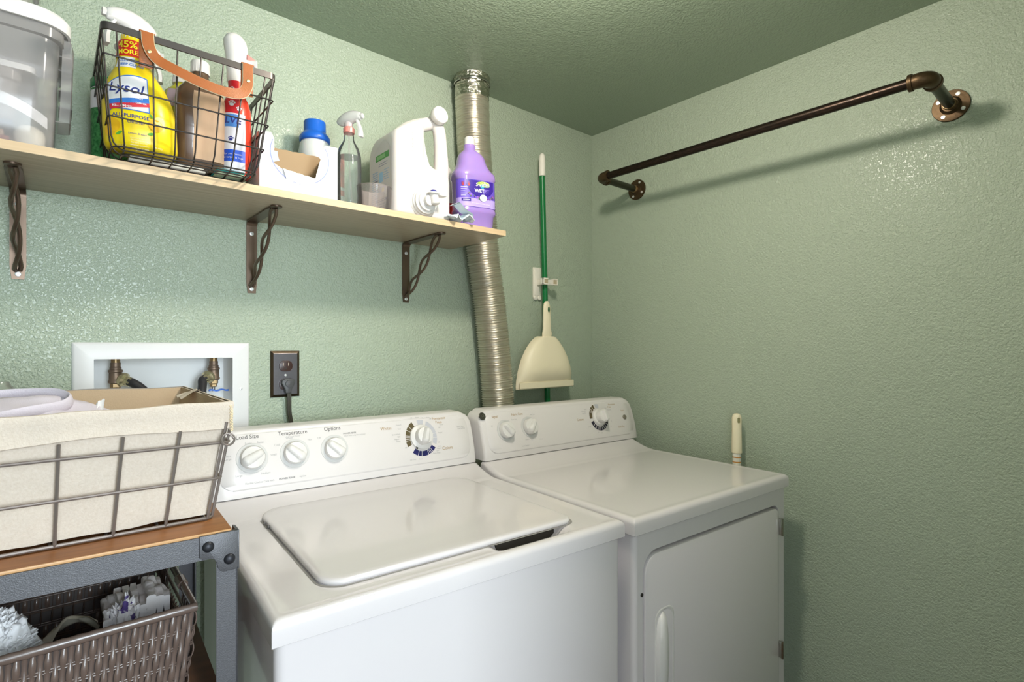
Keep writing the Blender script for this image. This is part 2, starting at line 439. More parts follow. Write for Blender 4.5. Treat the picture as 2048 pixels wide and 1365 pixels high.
# lid
P = rrect(.086, .058, .600, .512, .05, 9, (.030, .055, .060, .040))
mb = MB()
R = []
def lidp(p, ins, z):
    cx, cy_ = .343, .285; dx, dy = p[0]-cx, p[1]-cy_; L = math.hypot(dx, dy); return (p[0]-dx/L*ins, p[1]-dy/L*ins, z)
for ins, z in ((.0035, .8965), (0, .8995), (0, .9025), (.0012, .9048), (.004, .9066), (.008, .9074), (.02, .9076), (.045, .9064), (.09, .9056)):
    R.append([lidp(p, ins, z) for p in P])
mb.rings(R, cap0=True, cap1=True)
lo = obj('lid', mb, 'white', t, False, 50)
obj('lid_slit_shade', MB().bx((.405, .066, .874), (.548, .078, .8975)), 'gapdark', lo, False)  # added dark block: shade of the slit under the lid front, put in as colour
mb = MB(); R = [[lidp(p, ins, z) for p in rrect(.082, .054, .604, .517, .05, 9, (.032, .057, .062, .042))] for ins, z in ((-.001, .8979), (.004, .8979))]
mb.rings(R, cap0=False, cap1=False); obj('lid_gap', mb, mat('lid_gap_shade', '#8f8c88', .6), lo, False)  # flat grey ring: shade of the gap round the lid, painted in
mb = MB()
for (x, y) in ((.0835, .425), (.0845, .40)): mb.box((x, y, .902), (.003, .010, .006), .001)
obj('lid_hinge_pin', mb, 'print_grey', lo, False)
FP = console(t, .004, WW-.004)
knob(t, .089, 1.008, .0255, -62, SEAMY); knob(t, .181, 1.008, .0255, 48, SEAMY); knob(t, .275, 1.008, .0255, 48, SEAMY)
knob(t, .513, 1.012, .0235, -18, SEAMY, ring=False, h=.026, skirt=.034)
mb = FP; DX, DZ = .513, 1.010
for a0, a1 in ((118, 136), (138, 150), (152, 168), (170, 173.5), (175.5, 179.5), (181.5, 185), (187, 205)): arc(mb, DX, DZ, .0345, .0475, a0, a1, SEAMY, 1)
for a0, a1 in ((228, 248), (250, 262), (264, 288), (290, 294), (296, 300), (302, 306), (308, 322)): arc(mb, DX, DZ, .0345, .0475, a0, a1, SEAMY, 2)
for a0, a1 in ((-27, -5), (-3, 10), (12, 62), (74, 98)): arc(mb, DX, DZ, .0345, .0465, a0, a1, SEAMY, 3)
f = con_map(DX, DZ, .0075)
mb.add([f(-.022, -.020), f(-.0135, -.022), f(-.0215, -.031)], [[0, 1, 2]], 4)
def T(st, x, z, size, m=0, **kw): put_text(mb, st, size, con_map(x, z, .0029), m=m+5, **kw)
T('Load Size', .082, 1.0535, .0125, bold=.006); T('Temperature', .181, 1.0535, .0125, bold=.006); T('Options', .275, 1.0545, .0125, bold=.006)
T('Auto Load Monitor', .181, 1.0455, .0042, 1)
T('Whites', .415, 1.042, .0105, 2); T('Permanent', .575, 1.0555, .0095, 2); T('Press', .573, 1.0455, .0095, 2); T('Colors', .588, .9755, .0120, 2)
for st, x, z in (('Super', .083, 1.0395), ('Reset', .108, 1.0395), ('Extra', .040, 1.017), ('Large', .040, 1.011), ('Large', .060, .974), ('Medium', .115, .973), ('Small', .134, 1.010),
                 ('Cold', .143, 1.030), ('Warm', .172, 1.0425), ('Hot', .218, 1.0345), ('Off', .240, 1.036)): T(st, x, z, .0062, 1)
T('POWER RINSE', .317, 1.0400, .0052, 0, bold=.01); T('Select when using fabric softener', .330, 1.0345, .0042, 1)
T('Flexible Clothes Care with', .102, .9555, .0056, 1); T('POWER RINSE', .160, .9555, .0056, 0, bold=.012); T('option', .195, .9555, .0056, 1)
for st, x, z in (('Prewash', .452, 1.048), ('Soak', .452, 1.038), ('Quick Wash', .440, 1.025), ('Light', .447, 1.019), ('Regular', .441, 1.013), ('Heavy', .444, 1.007), ('Off', .463, .989), ('Off', .492, 1.0625),
                 ('Heavy', .510, 1.063), ('Power Rinse', .536, 1.060), ('Off', .549, 1.056), ('Light', .572, 1.032), ('Regular', .572, 1.018), ('Off', .563, .993), ('Heavy', .563, .983), ('Regular', .562, .9775), ('Light', .556, .972), ('Quick Wash', .552, .966),
                 ('Spin Only', .480, .957), ('Rinse', .503, .956), ('Pull to Start', .640, 1.028), ('Push to Stop', .642, 1.023), ('Casual', .580, 1.0385)): T(st, x, z, .0046, 1)
obj('fascia_panel', mb, ['console', 'arc_brown', 'arc_navy', 'arc_grey', 'gapdark', 'print_grey', 'print_lt', 'print_or'], t, False, 50)

t = thing('clothes_dryer', 'white front-load clothes dryer with large square door, beside the right wall', 'dryer', (.915, .675, 0), math.radians(-3.3))
DW = .662; SY2 = .553
deck(t, DW, .66, 'top_deck')
# cabinet with a rounded door opening
mb = MB(); i = .006; dr = (.033, .618, .16, .822)
hole = rrect(dr[0], dr[2], dr[1], dr[3], .045, 8, (.045, .030, .045, .045))
out = []
x0, x1, z0, z1 = i+.010, DW-i-.010, .02, .864
for (x, z) in hole:     # project the hole outline outwards on the front rectangle
    cx, cz = (x0+x1)/2, (z0+z1)/2; dx, dz = x-cx, z-cz
    s_ = min((x1-cx)/abs(dx) if dx else 9, (z1-cz)/abs(dz) if dz else 9); out.append((cx+dx*s_, cz+dz*s_))
A = [(x, .006, z) for x, z in out]; B = [(x, .006, z) for x, z in hole]; C = [(x, .009, z) for x, z in [(lerp(p[0], (x0+x1)/2, .002), lerp(p[1], .5, .002)) for p in hole]]; D = [(p[0], .03, p[2]) for p in C]
mb.rings([A, B, C, D], cap0=False, cap1=True)
for cxy in ((x0, z0), (x0, z1), (x1, z0), (x1, z1)): pass
mb.prism(rrect(i, .0062, DW-i, .66, .012, 5, (.012, .003, .003, .012)), .02, .864)
b = obj('cabinet', mb, 'white', t, False, 40)
# remove prism's front face so the opening is open
me = b.data; bb = bmesh.new(); bb.from_mesh(me)
bmesh.ops.delete(bb, geom=[f for f in bb.faces if abs(f.normal.y) > .999 and f.calc_center_median().y < .007 and f.calc_area() > .3 and len(f.verts) == 4], context='FACES_ONLY'); bb.to_mesh(me); bb.free()
mb = MB(); Xd = frame((0, .016, 0), (1, 0, 0), (0, 0, 1))
dp = rrect(dr[0]+.005, dr[2]+.005, dr[1]-.003, dr[3]-.008, .040, 8, (.04, .026, .04, .04))
mb.prism(dp, -.01, .0135, Xd, bev=.0045)
door = obj('door', mb, 'white', t, False, 40)
hx, hz0, hz1 = .098, .50, .682
mb = MB(); R = []
for k in range(17):
    q = k/16; z = lerp(hz0, hz1, q); e_ = math.sin(PI*min(1, max(0, q)))**.35; w_ = .026*e_+.003; d_ = .017*e_
    R.append([(hx-w_, .0025, z), (hx-w_*.92, .0025-d_*.7, z), (hx-w_*.6, .0025-d_, z), (hx-.0, .0025-d_*.9, z), (hx+w_*.25, .0025-d_*.4, z), (hx+w_*.3, .0025, z)])
mb.rings(R); obj('door_handle', mb, 'white_pl', door, False, 50)
mb = MB(); R = []
for ins, y in ((0, .0022), (.0015, .0012), (.004, .0012), (.006, .0022)):
    R.append([(x, y, z) for x, z in rrect(.068+ins, .49+ins, .136-ins, .690-ins, .024, 6)])
mb.rings(R, cap0=False, cap1=False); obj('handle_surround', mb, 'white_pl', door, False)
for z in (.760, .420):
    mb = MB(); mb.bx((.6135, -.004, z-.022), (.6215, .012, z+.022), .001)
    mb.lathe([(.0035, -.024), (.0035, .024)], Matrix.Translation((.6175, -.004, z)), 10); obj('door_hinge', mb, 'chrome', t, False)
obj('screw_hole', MB().lathe([(.004, 0), (.004, .002)], axis((.029, .0062, .735), (0, -1, 0)), 12), 'gapdark', t, False)
FP = console(t, .004, DW+.02)
knob(t, .090, 1.006, .0245, 42, SY2, h=.02); knob(t, .182, 1.008, .0245, -38, SY2, h=.02)
DX, DZ = .495, 1.012; mb = FP
knob(t, DX, DZ, .0225, 10, SY2, ring=False, h=.028, skirt=.029)
for a0, a1 in ((106, 120), (123, 134), (137, 142), (145, 150), (152, 182)): arc(mb, DX, DZ, .031, .044, a0, a1, SY2, 1)
for a0, a1 in ((197, 216), (219, 233), (236, 250), (253, 264), (267, 278), (281, 292), (295, 306), (309, 320), (323, 334), (337, 352)): arc(mb, DX, DZ, .031, .044, a0, a1, SY2, 2)
arc(mb, DX, DZ, .031, .044, 72, 98, SY2, 3)
def T(st, x, z, size, m=0, **kw): put_text(mb, st, size, con_map(x, z, .0029, SY2), m=m+5, **kw)
T('Signal', .060, 1.047, .0095, 2); T('Fabric Care', .145, 1.048, .0095, 2); T('Cottons', .405, 1.011, .0095, 2)
T('Permanent', .575, 1.050, .0078, 2); T('Press', .560, 1.042, .0078, 2); T('Time Dry', .597, .972, .0088, 2); T('Start', .622, 1.026, .0078, 2)
for st, x, z in (('Off', .042, 1.022), ('Loud', .103, 1.033), ('Extra Care', .130, 1.034), ('Easy Care', .205, 1.043), ('Cottons', .165, .972), ('Heavy', .220, .968), ('Auto Dry', .430, 1.030), ('More Dry', .430, 1.036), ('Damp', .440, 1.042), ('Air Fluff', .440, .985),
                 ('Less', .540, 1.040), ('Delicates', .556, 1.033), ('60', .552, .995), ('50', .545, .978), ('40', .520, .964), ('30', .495, .960), ('20', .478, .963), ('Smart Control', .155, .9545)): T(st, x, z, .0048, 1)
M['arc_dark'] = mat('dark_navy_print', '#2b2838', .4)
obj('fascia_panel', mb, ['console', 'arc_brown', 'arc_dark', 'arc_grey', 'gapdark', 'print_grey', 'print_lt', 'print_or'], t, False, 50)
X = con_frame(.624, 1.003, .0024, SY2)
obj('start_button', MB().lathe([(.0085, 0), (.0085, .003), (.007, .0045), (.001, .0048)], X, 24), mat('button_grey', '#7d7768', .4), t, False)
X = con_frame(.016, 1.052, .0026, SY2)
mb = MB(); mb.lathe([(.0115, 0), (.0115, .0012), (.0105, .0018), (.001, .0018)], X, 28, m=0)
for r in (.0092, .0108):
    mb.rings([[X @ Vector((q*math.cos(a*PI/14), q*math.sin(a*PI/14), .0021)) for a in range(28)] for q in (r-.0005, r)], cap0=False, cap1=False, m=1)
put_text(mb, 'GE', .0115, lambda x, y: X @ Vector((x, y-.0003, .0021)), m=1, shear=.3, bold=.005)
obj('maker_badge', mb, [mat('badge_black', '#35312c', .3), 'chrome'], t, False)

# ------------------------------------------------------------------ industrial cart at the left
t = thing('utility_cart', 'grey hammered steel cart with rustic brown board top, left of the washer', 'cart', (.194, .812, 0), math.radians(-2.7))
CT = 1.011; cw, cdp = .74, .40
obj('top_board', MB().bx((-cw+.004, .0015, CT-.016), (-.006, cdp, CT-.001), .0012), 'rustic', t, False)
obj('edge_band', MB().bx((-cw+.004, -.0012, CT-.0052), (-.008, .0014, CT-.0012), .0008), 'rustic_edge', t, False)
def angle_post(x, y, sx, sy):
    mb = MB(); mb.bx((x, y, 0), (x+sx*.026, y+sy*.002, CT-.003)); mb.bx((x, y, 0), (x+sx*.002, y+sy*.026, CT-.003)); return mb
for (x, y, sx, sy) in ((0, -.004, -1, 1), (-cw, -.004, 1, 1), (0, cdp+.004, -1, -1), (-cw, cdp+.004, 1, -1)):
    obj('corner_post', angle_post(x, y, sx, sy), 'hammer', t, False)
mb = MB(); mb.bx((-cw+.02, -.003, CT-.034), (-.02, .001, CT-.0052)); mb.bx((-cw+.02, -.003, CT-.036), (-.02, .018, CT-.034))
obj('front_beam', mb, 'hammer', t, False)
mb = MB(); mb.bx((-.002, .02, CT-.036), (0, cdp-.02, CT-.015)); obj('side_beam', mb, 'hammer', t, False)
mb = MB(); mb.bx((-cw+.02, cdp, CT-.036), (-.02, cdp+.003, CT-.015)); obj('rear_beam', mb, 'hammer', t, False)
# gusset plate with two rivets at the front corner
P = [(-.046, -.003), (0, -.003), (0, -.053), (-.003, -.056), (-.018, -.056), (-.0215, -.054), (-.0245, -.049), (-.0255, -.042), (-.029, -.0365), (-.034, -.0345), (-.042, -.0345), (-.046, -.031)]
Xg = frame((0, -.0045, CT), (1, 0, 0), (0, 0, 1))
mb = MB(); mb.prism(P, 0, .0025, Xg, bev=.0006); mb.bx((-.0002, -.0065, CT-.056), (.0018, .02, CT-.003), .0004)
g = obj('gusset_plate', mb, 'hammer', t, False)
P2 = [(p[0]+cw, p[1]) for p in P]; P2 = [(-cw-p[0]*1 if False else -cw-(p[0]), p[1]) for p in P]
obj('gusset_plate', MB().prism(P2, 0, .0025, Xg, bev=.0006), 'hammer', t, False)
for (x, z) in ((-.036, -.018), (-.0105, -.040)):
    obj('rivet', MB().lathe([(.0072, 0), (.0070, .0016), (.0055, .0036), (.003, .0046), (.0005, .005)], Xg @ Matrix.Translation((x, z, .0025)), 24), 'hammer_dk', g, False)
LS = .745
obj('lower_board', MB().bx((-cw+.004, .004, LS-.016), (-.006, cdp, LS), .001), 'rustic_dark', t, False)
mb = MB(); mb.bx((-cw+.02, -.003, LS-.036), (-.02, .001, LS-.014)); obj('lower_beam', mb, 'hammer', t, False)
obj('bottom_board', MB().bx((-cw+.004, .004, .184), (-.006, cdp, .20), .001), 'rustic_dark', t, False)

# ------------------------------------------------------------------ linen-lined wire basket on the cart
t = thing('lined_wire_basket', 'cream linen basket in a grey wire frame on the cart top', 'basket', (-.04, 1.02, CT), math.radians(1.0))
B0 = (-.285, .169, .878, 1.165); B1 = (-.315, .195, .856, 1.228); BZ0, BZ1 = CT+.004, 1.181
def lin_rect(q, n=36, m_=20, grow=0, rr=.012):
    x0, x1, y0, y1 = [lerp(a, b, q) for a, b in zip(B0, B1)]
    x0 -= grow; x1 += grow; y0 -= grow; y1 += grow; P = []
    for k in range(n): P.append((lerp(x0, x1, k/n), y0))
    for k in range(m_): P.append((x1, lerp(y0, y1, k/m_)))
    for k in range(n): P.append((lerp(x1, x0, k/n), y1))
    for k in range(m_): P.append((x0, lerp(y1, y0, k/m_)))
    return P
def sagtop(x, y):
    s = .0
    if y < 1.0: s = -.003*math.sin(PI*(x-B1[0])/(B1[1]-B1[0]))+.001*math.sin(x*60)
    else: s = .0015*math.sin(x*30)
    return s
mb = MB(); R = []
for k in range(15):
    q = k/14; row = []
    for i, (x, y) in enumerate(lin_rect(q*1.0)):
        z = lerp(BZ0, BZ1, q)+(sagtop(x, y) if k == 14 else 0)
        n = noise.noise(Vector((x*22, y*22, z*22)))*.004
        inx = -.004*math.sin(PI*q)
        cx, cy_ = -.06, 1.03; d = Vector((x-cx, y-cy_, 0)); d = Vector((0, math.copysign(1, d.y), 0)) if abs(y-lin_rect(q)[0][1]) < 1e-6 or abs(y-lerp(B0[3], B1[3], q)) < 1e-6 else Vector((math.copysign(1, d.x), 0, 0))
        p = Vector((x, y, z))+d*(n+inx+.001)
        if k == 0: p.z += .002+abs(n)
        row.append(p)
    R.append(row)
inner = [[p+Vector((-.003*math.copysign(1, p.x+.06), -.003*math.copysign(1, p.y-1.03), 0)) for p in r] for r in R]
mb.rings(R, cap0=True, cap1=False); mb.rings([R[-1], inner[-1]], cap0=False, cap1=False)
lin_o = obj('liner', mb, 'linen', t, ang=60)
mb = MB(); mb.rings(inner[::-1], cap0=False, cap1=False); obj('inner_lining', mb, 'linen_in', lin_o, ang=60)
# folded cuff over the top
mb = MB(); R = []
for k, (q, g, dz) in enumerate(((1.0, .0005, .0015), (1.0, .004, .001), (.97, .0055, 0), (.90, .005, 0), (.84, .0055, 0), (.80, .0065, 0), (.78, .007, 0), (.775, .0045, 0))):
    row = []
    for i, (x, y) in enumerate(lin_rect(q, grow=g)):
        z = lerp(BZ0, BZ1, q)+dz+(sagtop(x, y) if q > .9 else 0)
        if q < .9 and y < 1.0: z += (1-q)*4*(-.010*smooth((.03-x)/.25))+.002*math.sin(x*28)
        w_ = noise.noise(Vector((x*30, y*30, 3)))*.0022
        row.append(Vector((x, y, z))+Vector((0, -w_ if y < .9 else 0, 0)))
    R.append(row)
mb.rings(R, cap0=False, cap1=False); obj('liner_cuff', mb, 'linen', lin_o, ang=60)
# stitched seam down the corner and the label tab
mb = MB()
for k in range(16):
    z = 1.176-k*.0024; mb.tube([(.1985, .853, z), (.1935+.001*(k % 2), .8495, z-.001)], .0008, 5)
obj('corner_stitching', mb, 'stitch', lin_o)
mb = MB(); R = []
for k in range(8):
    q = k/7; R.append([(.198-.030*q, 1.10+.022*u+.004*math.sin(q*5), 1.183-.012*q+.002*math.sin(u*5+q*3)) for u in (-1, -.5, 0, .5, 1)])
mb.grid(R); obj('label_tab', mb, 'linen', lin_o, ang=80)
mb = MB()
def wr(q, g=.0085): x0, x1, y0, y1 = [lerp(a, b, q) for a, b in zip(B0, B1)]; return x0-g, x1+g, y0-g, y1+g
def qz(z): return (z-BZ0)/(BZ1-BZ0)
def loopwire(z, r=.0021, g=.0085):
    x0, x1, y0, y1 = wr(qz(z), g); P = [(x, y, z) for x, y in rrect(x0, y0, x1, y1, .010, 4)]; mb.tube(P, r, 8, closed=True)
loopwire(1.123, g=.0095); loopwire(1.071); loopwire(CT+.0025, .0024, .007)
zt = 1.150
def vert(fx, side, zt=1.146):
    P = []
    for k in range(7):
        z = lerp(CT+.0025, zt, k/6); x0, x1, y0, y1 = wr(qz(z), .0075)
        if side == 0: P.append((lerp(x0, x1, fx), y0, z))
        elif side == 1: P.append((lerp(x0, x1, fx), y1, z))
        elif side == 2: P.append((x1, lerp(y0, y1, fx), z))
        else: P.append((x0, lerp(y0, y1, fx), z))
    mb.tube(P, .0021, 8)
for k in range(9): 
    f_ = 1-(k+.02)/8.1 if k == 0 else 1-k/8.05
    vert(min(.985, f_), 0, 1.152 if k == 0 else 1.147-.002*k); vert(min(.985, f_), 1, 1.14)
for k in range(6): vert(.02+.96*k/5, 2, 1.14); vert(.02+.96*k/5, 3, 1.14)
for k in range(9):
    x = lerp(B0[0], B0[1], k/8.05); mb.tube([(x, B0[2]-.007, CT+.0025), (x, B0[3]+.007, CT+.0025)], .002, 6)
obj('wire_frame', mb, 'wire', t)
mb = MB(); mb.tube([Vector((.1905, .846, 1.128))+Vector((.0085*math.cos(a), .002*math.sin(a), .0080*math.sin(a))) for a in [2*PI*k/14 for k in range(18)]], .0015, 8, closed=True)
obj('handle_loop', mb, 'wire', t)

# contents of the linen basket
t = thing('mesh_laundry_bag', 'pale lavender mesh laundry bag bunched in the linen basket', 'laundry bag', (-.02, .95, 1.10))
mb = MB(); R = []
for k in range(25):
    u = k/24; a = -.19+u*.245; row = []
    for j in range(17):
        v = j/16; ph = v*PI
        hgt = .060*math.sin(PI*min(1, u*.93+.04))**.45*(.9+.15*noise.noise(Vector((u*3, v*3, 1))))
        y = .885+.155*v; z = 1.135+hgt*math.sin(ph)**.6+.004*noise.noise(Vector((u*9, v*7, 4)))+.003*math.sin(v*20+u*6)
        row.append((a+.030, y, z-.001))
    R.append(row)
mb.grid(R); obj('bag_body', mb, 'lav', t, ang=80)
mb = MB(); P = catmull([(-.18, .90, 1.158), (-.15, .965, 1.172), (-.11, 1.005, 1.186), (-.05, 1.01, 1.1935), (-.003, .985, 1.194), (.018, .955, 1.188), (.008, .930, 1.181), (-.03, .905, 1.177), (-.08, .89, 1.166)], 5)
mb.tube(P, [.0062+.002*noise.noise(p*20) for p in P], 10, flat=(1.35, .5)); obj('drawstring_hem', mb, 'lav', t, ang=80)
t = thing('detergent_refill_pouch', 'red and white plastic pouch corner poking out of the linen basket', 'pouch', (.05, .97, 1.15))
mb = MB(); R = [[(.030+.020*u+.006*v, .93+.03*v+.002*math.sin(u*9), 1.158+.018*u*v+.012*v+.002*math.sin(u*12)) for v in (0, .25, .5, .75, 1)] for u in [k/6 for k in range(7)]]
mb.grid(R); mb.grid([[(p[0]+.001, p[1]+.0015, p[2]-.001) for p in r] for r in R]); obj('pouch_film', mb, 'paper', t, ang=80)
mb = MB(); R = [[(.022+.026*u, .925+.025*v, 1.162+.006*v+.003*math.sin(u*7)) for v in (0, .5, 1)] for u in [k/6 for k in range(7)]]; mb.grid(R); mb.grid([[(p[0], p[1]+.001, p[2]-.0015) for p in r] for r in R])
obj('red_flap', mb, 'pinkred', t, ang=80)
t = thing('clear_pump_bottle', 'clear rounded bottle neck at the far left of the linen basket', 'bottle', (-.058, 1.13, 1.05))
obj('bottle_body', MB().lathe([(.03, 1.05), (.03, 1.17), (.026, 1.19), (.016, 1.20), (.013, 1.207)], Matrix.Translation((-.064, 1.13, 0)), 24), clear_mat('clear_bottle_plastic', '#e8efe8', '#dbe0d6', .55), t)

# ------------------------------------------------------------------ wicker basket on the lower board
WB0 = (-.30, .128, .850, 1.13); WB1 = (-.315, .1475, .836, 1.160); WZ0, WZ1 = LS+.003, .905
t = thing('wicker_basket', 'dark brown glossy woven resin basket on the lower cart board', 'basket', (-.05, .99, LS), math.radians(-1.0))
def wp(fx, side, z):
    q = (z-WZ0)/(WZ1-WZ0); x0, x1, y0, y1 = [lerp(a, b, q) for a, b in zip(WB0, WB1)]
    bul = .004*math.sin(PI*q)
    if side == 0: return Vector((lerp(x0, x1, fx), y0-bul, z)), Vector((0, -1, 0))
    if side == 1: return Vector((x1+bul, lerp(y0, y1, fx), z)), Vector((1, 0, 0))
    if side == 2: return Vector((lerp(x1, x0, fx), y1+bul, z)), Vector((0, 1, 0))
    return Vector((x0-bul, lerp(y1, y0, fx), z)), Vector((-1, 0, 0))
mb = MB(); NR = 7; PZ = (WZ1-.006-WZ0)/NR
for side, cnt in ((0, 66), (1, 44), (2, 66), (3, 44)):
    for i in range(cnt):
        fx = (i+.5)/cnt; P = []; rr = []; K = NR*6
        zt = WZ1-.004
        opening = side in (1, 3) and .30 < fx < .70
        if opening: zt = WZ1-.045
        for k in range(K+1):
            z = lerp(WZ0, zt, k/K); p, n = wp(fx, side, z)
            ph = (z-WZ0)/PZ*PI+(PI if i % 2 else 0)
            P.append(p+n*(.0010+.0019*math.sin(ph))*(1 if side in (0, 1) or True else 1)); rr.append(.0031*(.70+.42*abs(math.sin(ph))))
        mb.tube(P, rr, 6, flat=(1, .42) if side in (0, 2) else (.42, 1), cap=False)
for k in range(1, NR+1):
    for dz in (-.0016, .0016):
        z = WZ0+PZ*k+dz-(.002 if k == NR else 0)
        P = []
        for side in range(4):
            for j in range(24):
                fx = j/24; p, n = wp(fx, side, z)
                if k == NR: 
                    pass
                P.append(p)
        if k == NR: continue
        mb.tube(P, .0015, 6, closed=True)
# dark woven backing strands between the ribs
for side in range(4):
    R = []
    for k in range(9):
        z = lerp(WZ0, WZ1-.046 if side in (1, 3) else WZ1-.006, k/8); R.append([wp(j/10, side, z)[0] for j in range(11)])
    mb.cur = 1; mb.grid(R)
    if side in (1, 3):
        for f0, f1 in ((0, .29), (.71, 1)):
            mb.grid([[wp(lerp(f0, f1, j/4), side, lerp(WZ1-.046, WZ1-.006, k/3))[0] for j in range(5)] for k in range(4)])
    mb.cur = 0
mb.rings([[wp(0, s, WZ0)[0] for s in range(4)]]+[[wp(0, s, WZ0+.002)[0] for s in range(4)]], m=1)
obj('woven_body', mb, ['wicker', mat('wicker_backing', '#392e29', .5)], t, ang=60)
mb = MB(); P = []; rr = []
for side in range(4):
    for j in range(60):
        fx = j/60
        if side in (1, 3) and .30 <= fx <= .70: continue
        p, n = wp(fx, side, WZ1); P.append((side, fx, p))
runs = [[]]
for a in P:
    if runs[-1] and (a[0] == runs[-1][-1][0] and a[1]-runs[-1][-1][1] > .1): runs.append([])
    runs[-1].append(a)
runs[0] = runs.pop()+runs[0] if len(runs) > 2 else runs[0]
for run in runs:
    pts = [a[2] for a in run]; mb.tube(pts, [.0058+.0008*(i % 2) for i in range(len(pts))], 9, flat=(1.0, .75))
obj('rim', mb, 'wicker', t, ang=60)
for side in (1, 3):
    a, b_ = wp(.26, side, WZ1)[0], wp(.74, side, WZ1)[0]
    h_ = obj('carry_handle', MB().tube([a, b_], .0048, 12), mat('handle_rod_steel', '#6a665e', .3, .8) if side == 1 else 'steel_screw', t)
    for f0, f1 in ((.27, .37), (.63, .73)):
        mb = MB(); mb.tube([wp(lerp(f0, f1, k/8), side, WZ1)[0] for k in range(9)], [.0068+.0007*(k % 2) for k in range(9)], 10)
        obj('handle_wrap', mb, 'wicker', h_)

def blob(c, r, amp, sc, seed, n=40, m_=28, p=1.0):
    R = []
    for j in range(m_+1):
        ph = -PI/2+PI*j/m_; row = []
        for i in range(n):
            a = 2*PI*i/n; d = Vector((math.cos(ph)*math.cos(a), math.cos(ph)*math.sin(a), math.sin(ph)))
            k = 1+amp*noise.noise(d*sc+Vector((seed, 0, 0)))+amp*.5*noise.noise(d*sc*2.7+Vector((0, seed, 0)))
            row.append((c[0]+r[0]*d.x*k, c[1]+r[1]*d.y*k, c[2]+r[2]*d.z*k))
        R.append(row)
    return R
t = thing('fluffy_duster', 'fluffy white duster head standing in the wicker basket', 'duster', (-.10, .93, LS+.01))
mb = MB(); R = blob((-.066, .925, .826), (.056, .050, .105), .22, 3.0, 3, 72, 48); mb.rings(R, cap0=False, cap1=False)
for i in range(1800):     # tufts of fibre
    a = random.uniform(0, 2*PI); ph = random.uniform(-.6, PI/2); d = Vector((math.cos(ph)*math.cos(a), math.cos(ph)*math.sin(a), math.sin(ph)))
    c = Vector((-.066+.054*d.x, .925+.048*d.y, .826+.101*d.z)); s_ = Vector((random.uniform(-1, 1), random.uniform(-1, 1), random.uniform(-1, .6)))*.005
    mb.tube([c-d*.008, c+d*.003+s_*.5, c+d*.007+s_], [.0026, .0022, .0008], 4)
obj('duster_fibre', mb, mat('white_fibre', '#ebebec', .9), t, ang=80)
t = thing('plastic_bag_bundle', 'bundle of crumpled white and purple plastic bags in the wicker basket', 'plastic bags', (.075, .99, LS+.01))
mb = MB()
for j in range(9):      # loosely folded loops of film standing side by side
    x0 = .060+.0085*j; hgt = .890+.010*noise.noise(Vector((j*1.7, 2, 0)))-(.012 if j < 2 else 0)+(.006 if j > 5 else 0); R = []
    for k in range(14):
        y = .936+.085*k/13; row = []
        for i in range(29):
            q = -1+2*i/28; aq = abs(q); zz = hgt-.105*max(0, (aq-.12)/.88)
            w_ = .0048*math.sqrt(min(1, aq/.12)) if aq < .12 else .0048+.0012*math.sin(aq*9+j)
            nn = noise.noise(Vector((j*3+q*2.2, y*34, zz*40)))
            row.append((x0+math.copysign(w_, q)+.0028*nn+.004*math.sin(j+y*40)*.5+(hgt-zz)*.05*(j-4)/4*-1, y+.004*noise.noise(Vector((j, zz*60, 5))), zz+.006*noise.noise(Vector((j*2, y*45, 7)))*(1-aq)))
        R.append(row)
    mb.grid(R); mb.add(R[0], [list(range(29))])
R = blob((.078, .945, .842), (.024, .030, .050), .42, 3.4, 11, 60, 44)
R = [[(p[0]+.0022*noise.noise(Vector(p)*150), p[1]+.003*noise.noise(Vector(p)*120+Vector((3, 1, 2))), p[2]+.003*noise.noise(Vector(p)*130)) for p in r] for r in R]; mb.rings(R, cap0=False, cap1=False, m=1)
BF = mat('crinkled_bag_film', '#ece8e8', .3, vary=(26, '#e6e0dc', .2), bump=(120, .001, 3)); BP = mat('printed_bag_film', '#e6e2e2', .3, vary=(60, '#54437c', .2), bump=(120, .001, 3))
for n_ in BP.node_tree.nodes:
    if n_.type == 'VALTORGB': n_.color_ramp.elements[1].position = .585; n_.color_ramp.elements[0].position = .565
obj('bag_film', mb, [BF, BP], t, ang=50)
t = thing('crumpled_paper', 'cream sheet of crumpled paper lying low in the wicker basket', 'paper', (.015, .95, LS+.01))
mb = MB(); R = []
for k in range(13):
    u = k/12; R.append([(-.010+.060*u, .935+.05*v, .858+.030*math.sin(PI*u*.9)*(1-.4*v)+.008*math.sin(v*4+u*2)+.006*noise.noise(Vector((u*4, v*4, 9)))) for v in [j/10 for j in range(11)]])
mb.grid(R); mb.grid([[(p[0], p[1], p[2]-.0012) for p in r] for r in R]); obj('paper_sheet', mb, mat('cream_paper', '#cfc8b4', .8), t, ang=80)

# ------------------------------------------------------------------ recessed valve box in the wall
t = thing('washer_outlet_box', 'white recessed wall box with two water valves, behind the linen basket', 'valve box', (.205, WY, 1.05))
FX = (.0305, .379, 1.022, 1.2695)
mb = MB(); O_ = rrect(FX[0], FX[2], FX[1], FX[3], .002, 2); I_ = rrect(UB[0]+.0005, UB[2]+.0008, UB[1]-.0005, UB[3]-.0005, .002, 2)
def yz(P, y, ins=0):
    cx, cz = .205, 1.15; return [(x-math.copysign(ins, x-cx), y, z-math.copysign(ins, z-cz)) for x, z in P]
mb.rings([yz(O_, WY-.0005), yz(O_, WY-.004, .002), yz(O_, WY-.006, .006), yz(I_, WY-.005, -.001), yz(I_, WY-.003), yz(I_, WY+.004)], cap0=False, cap1=False)
obj('face_frame', mb, mat('white_box_plastic', '#e6e5e4', .35), t)
mb = MB(); mb.rings([yz(I_, WY+.002), yz(I_, WY+.095)], cap0=False, cap1=True)
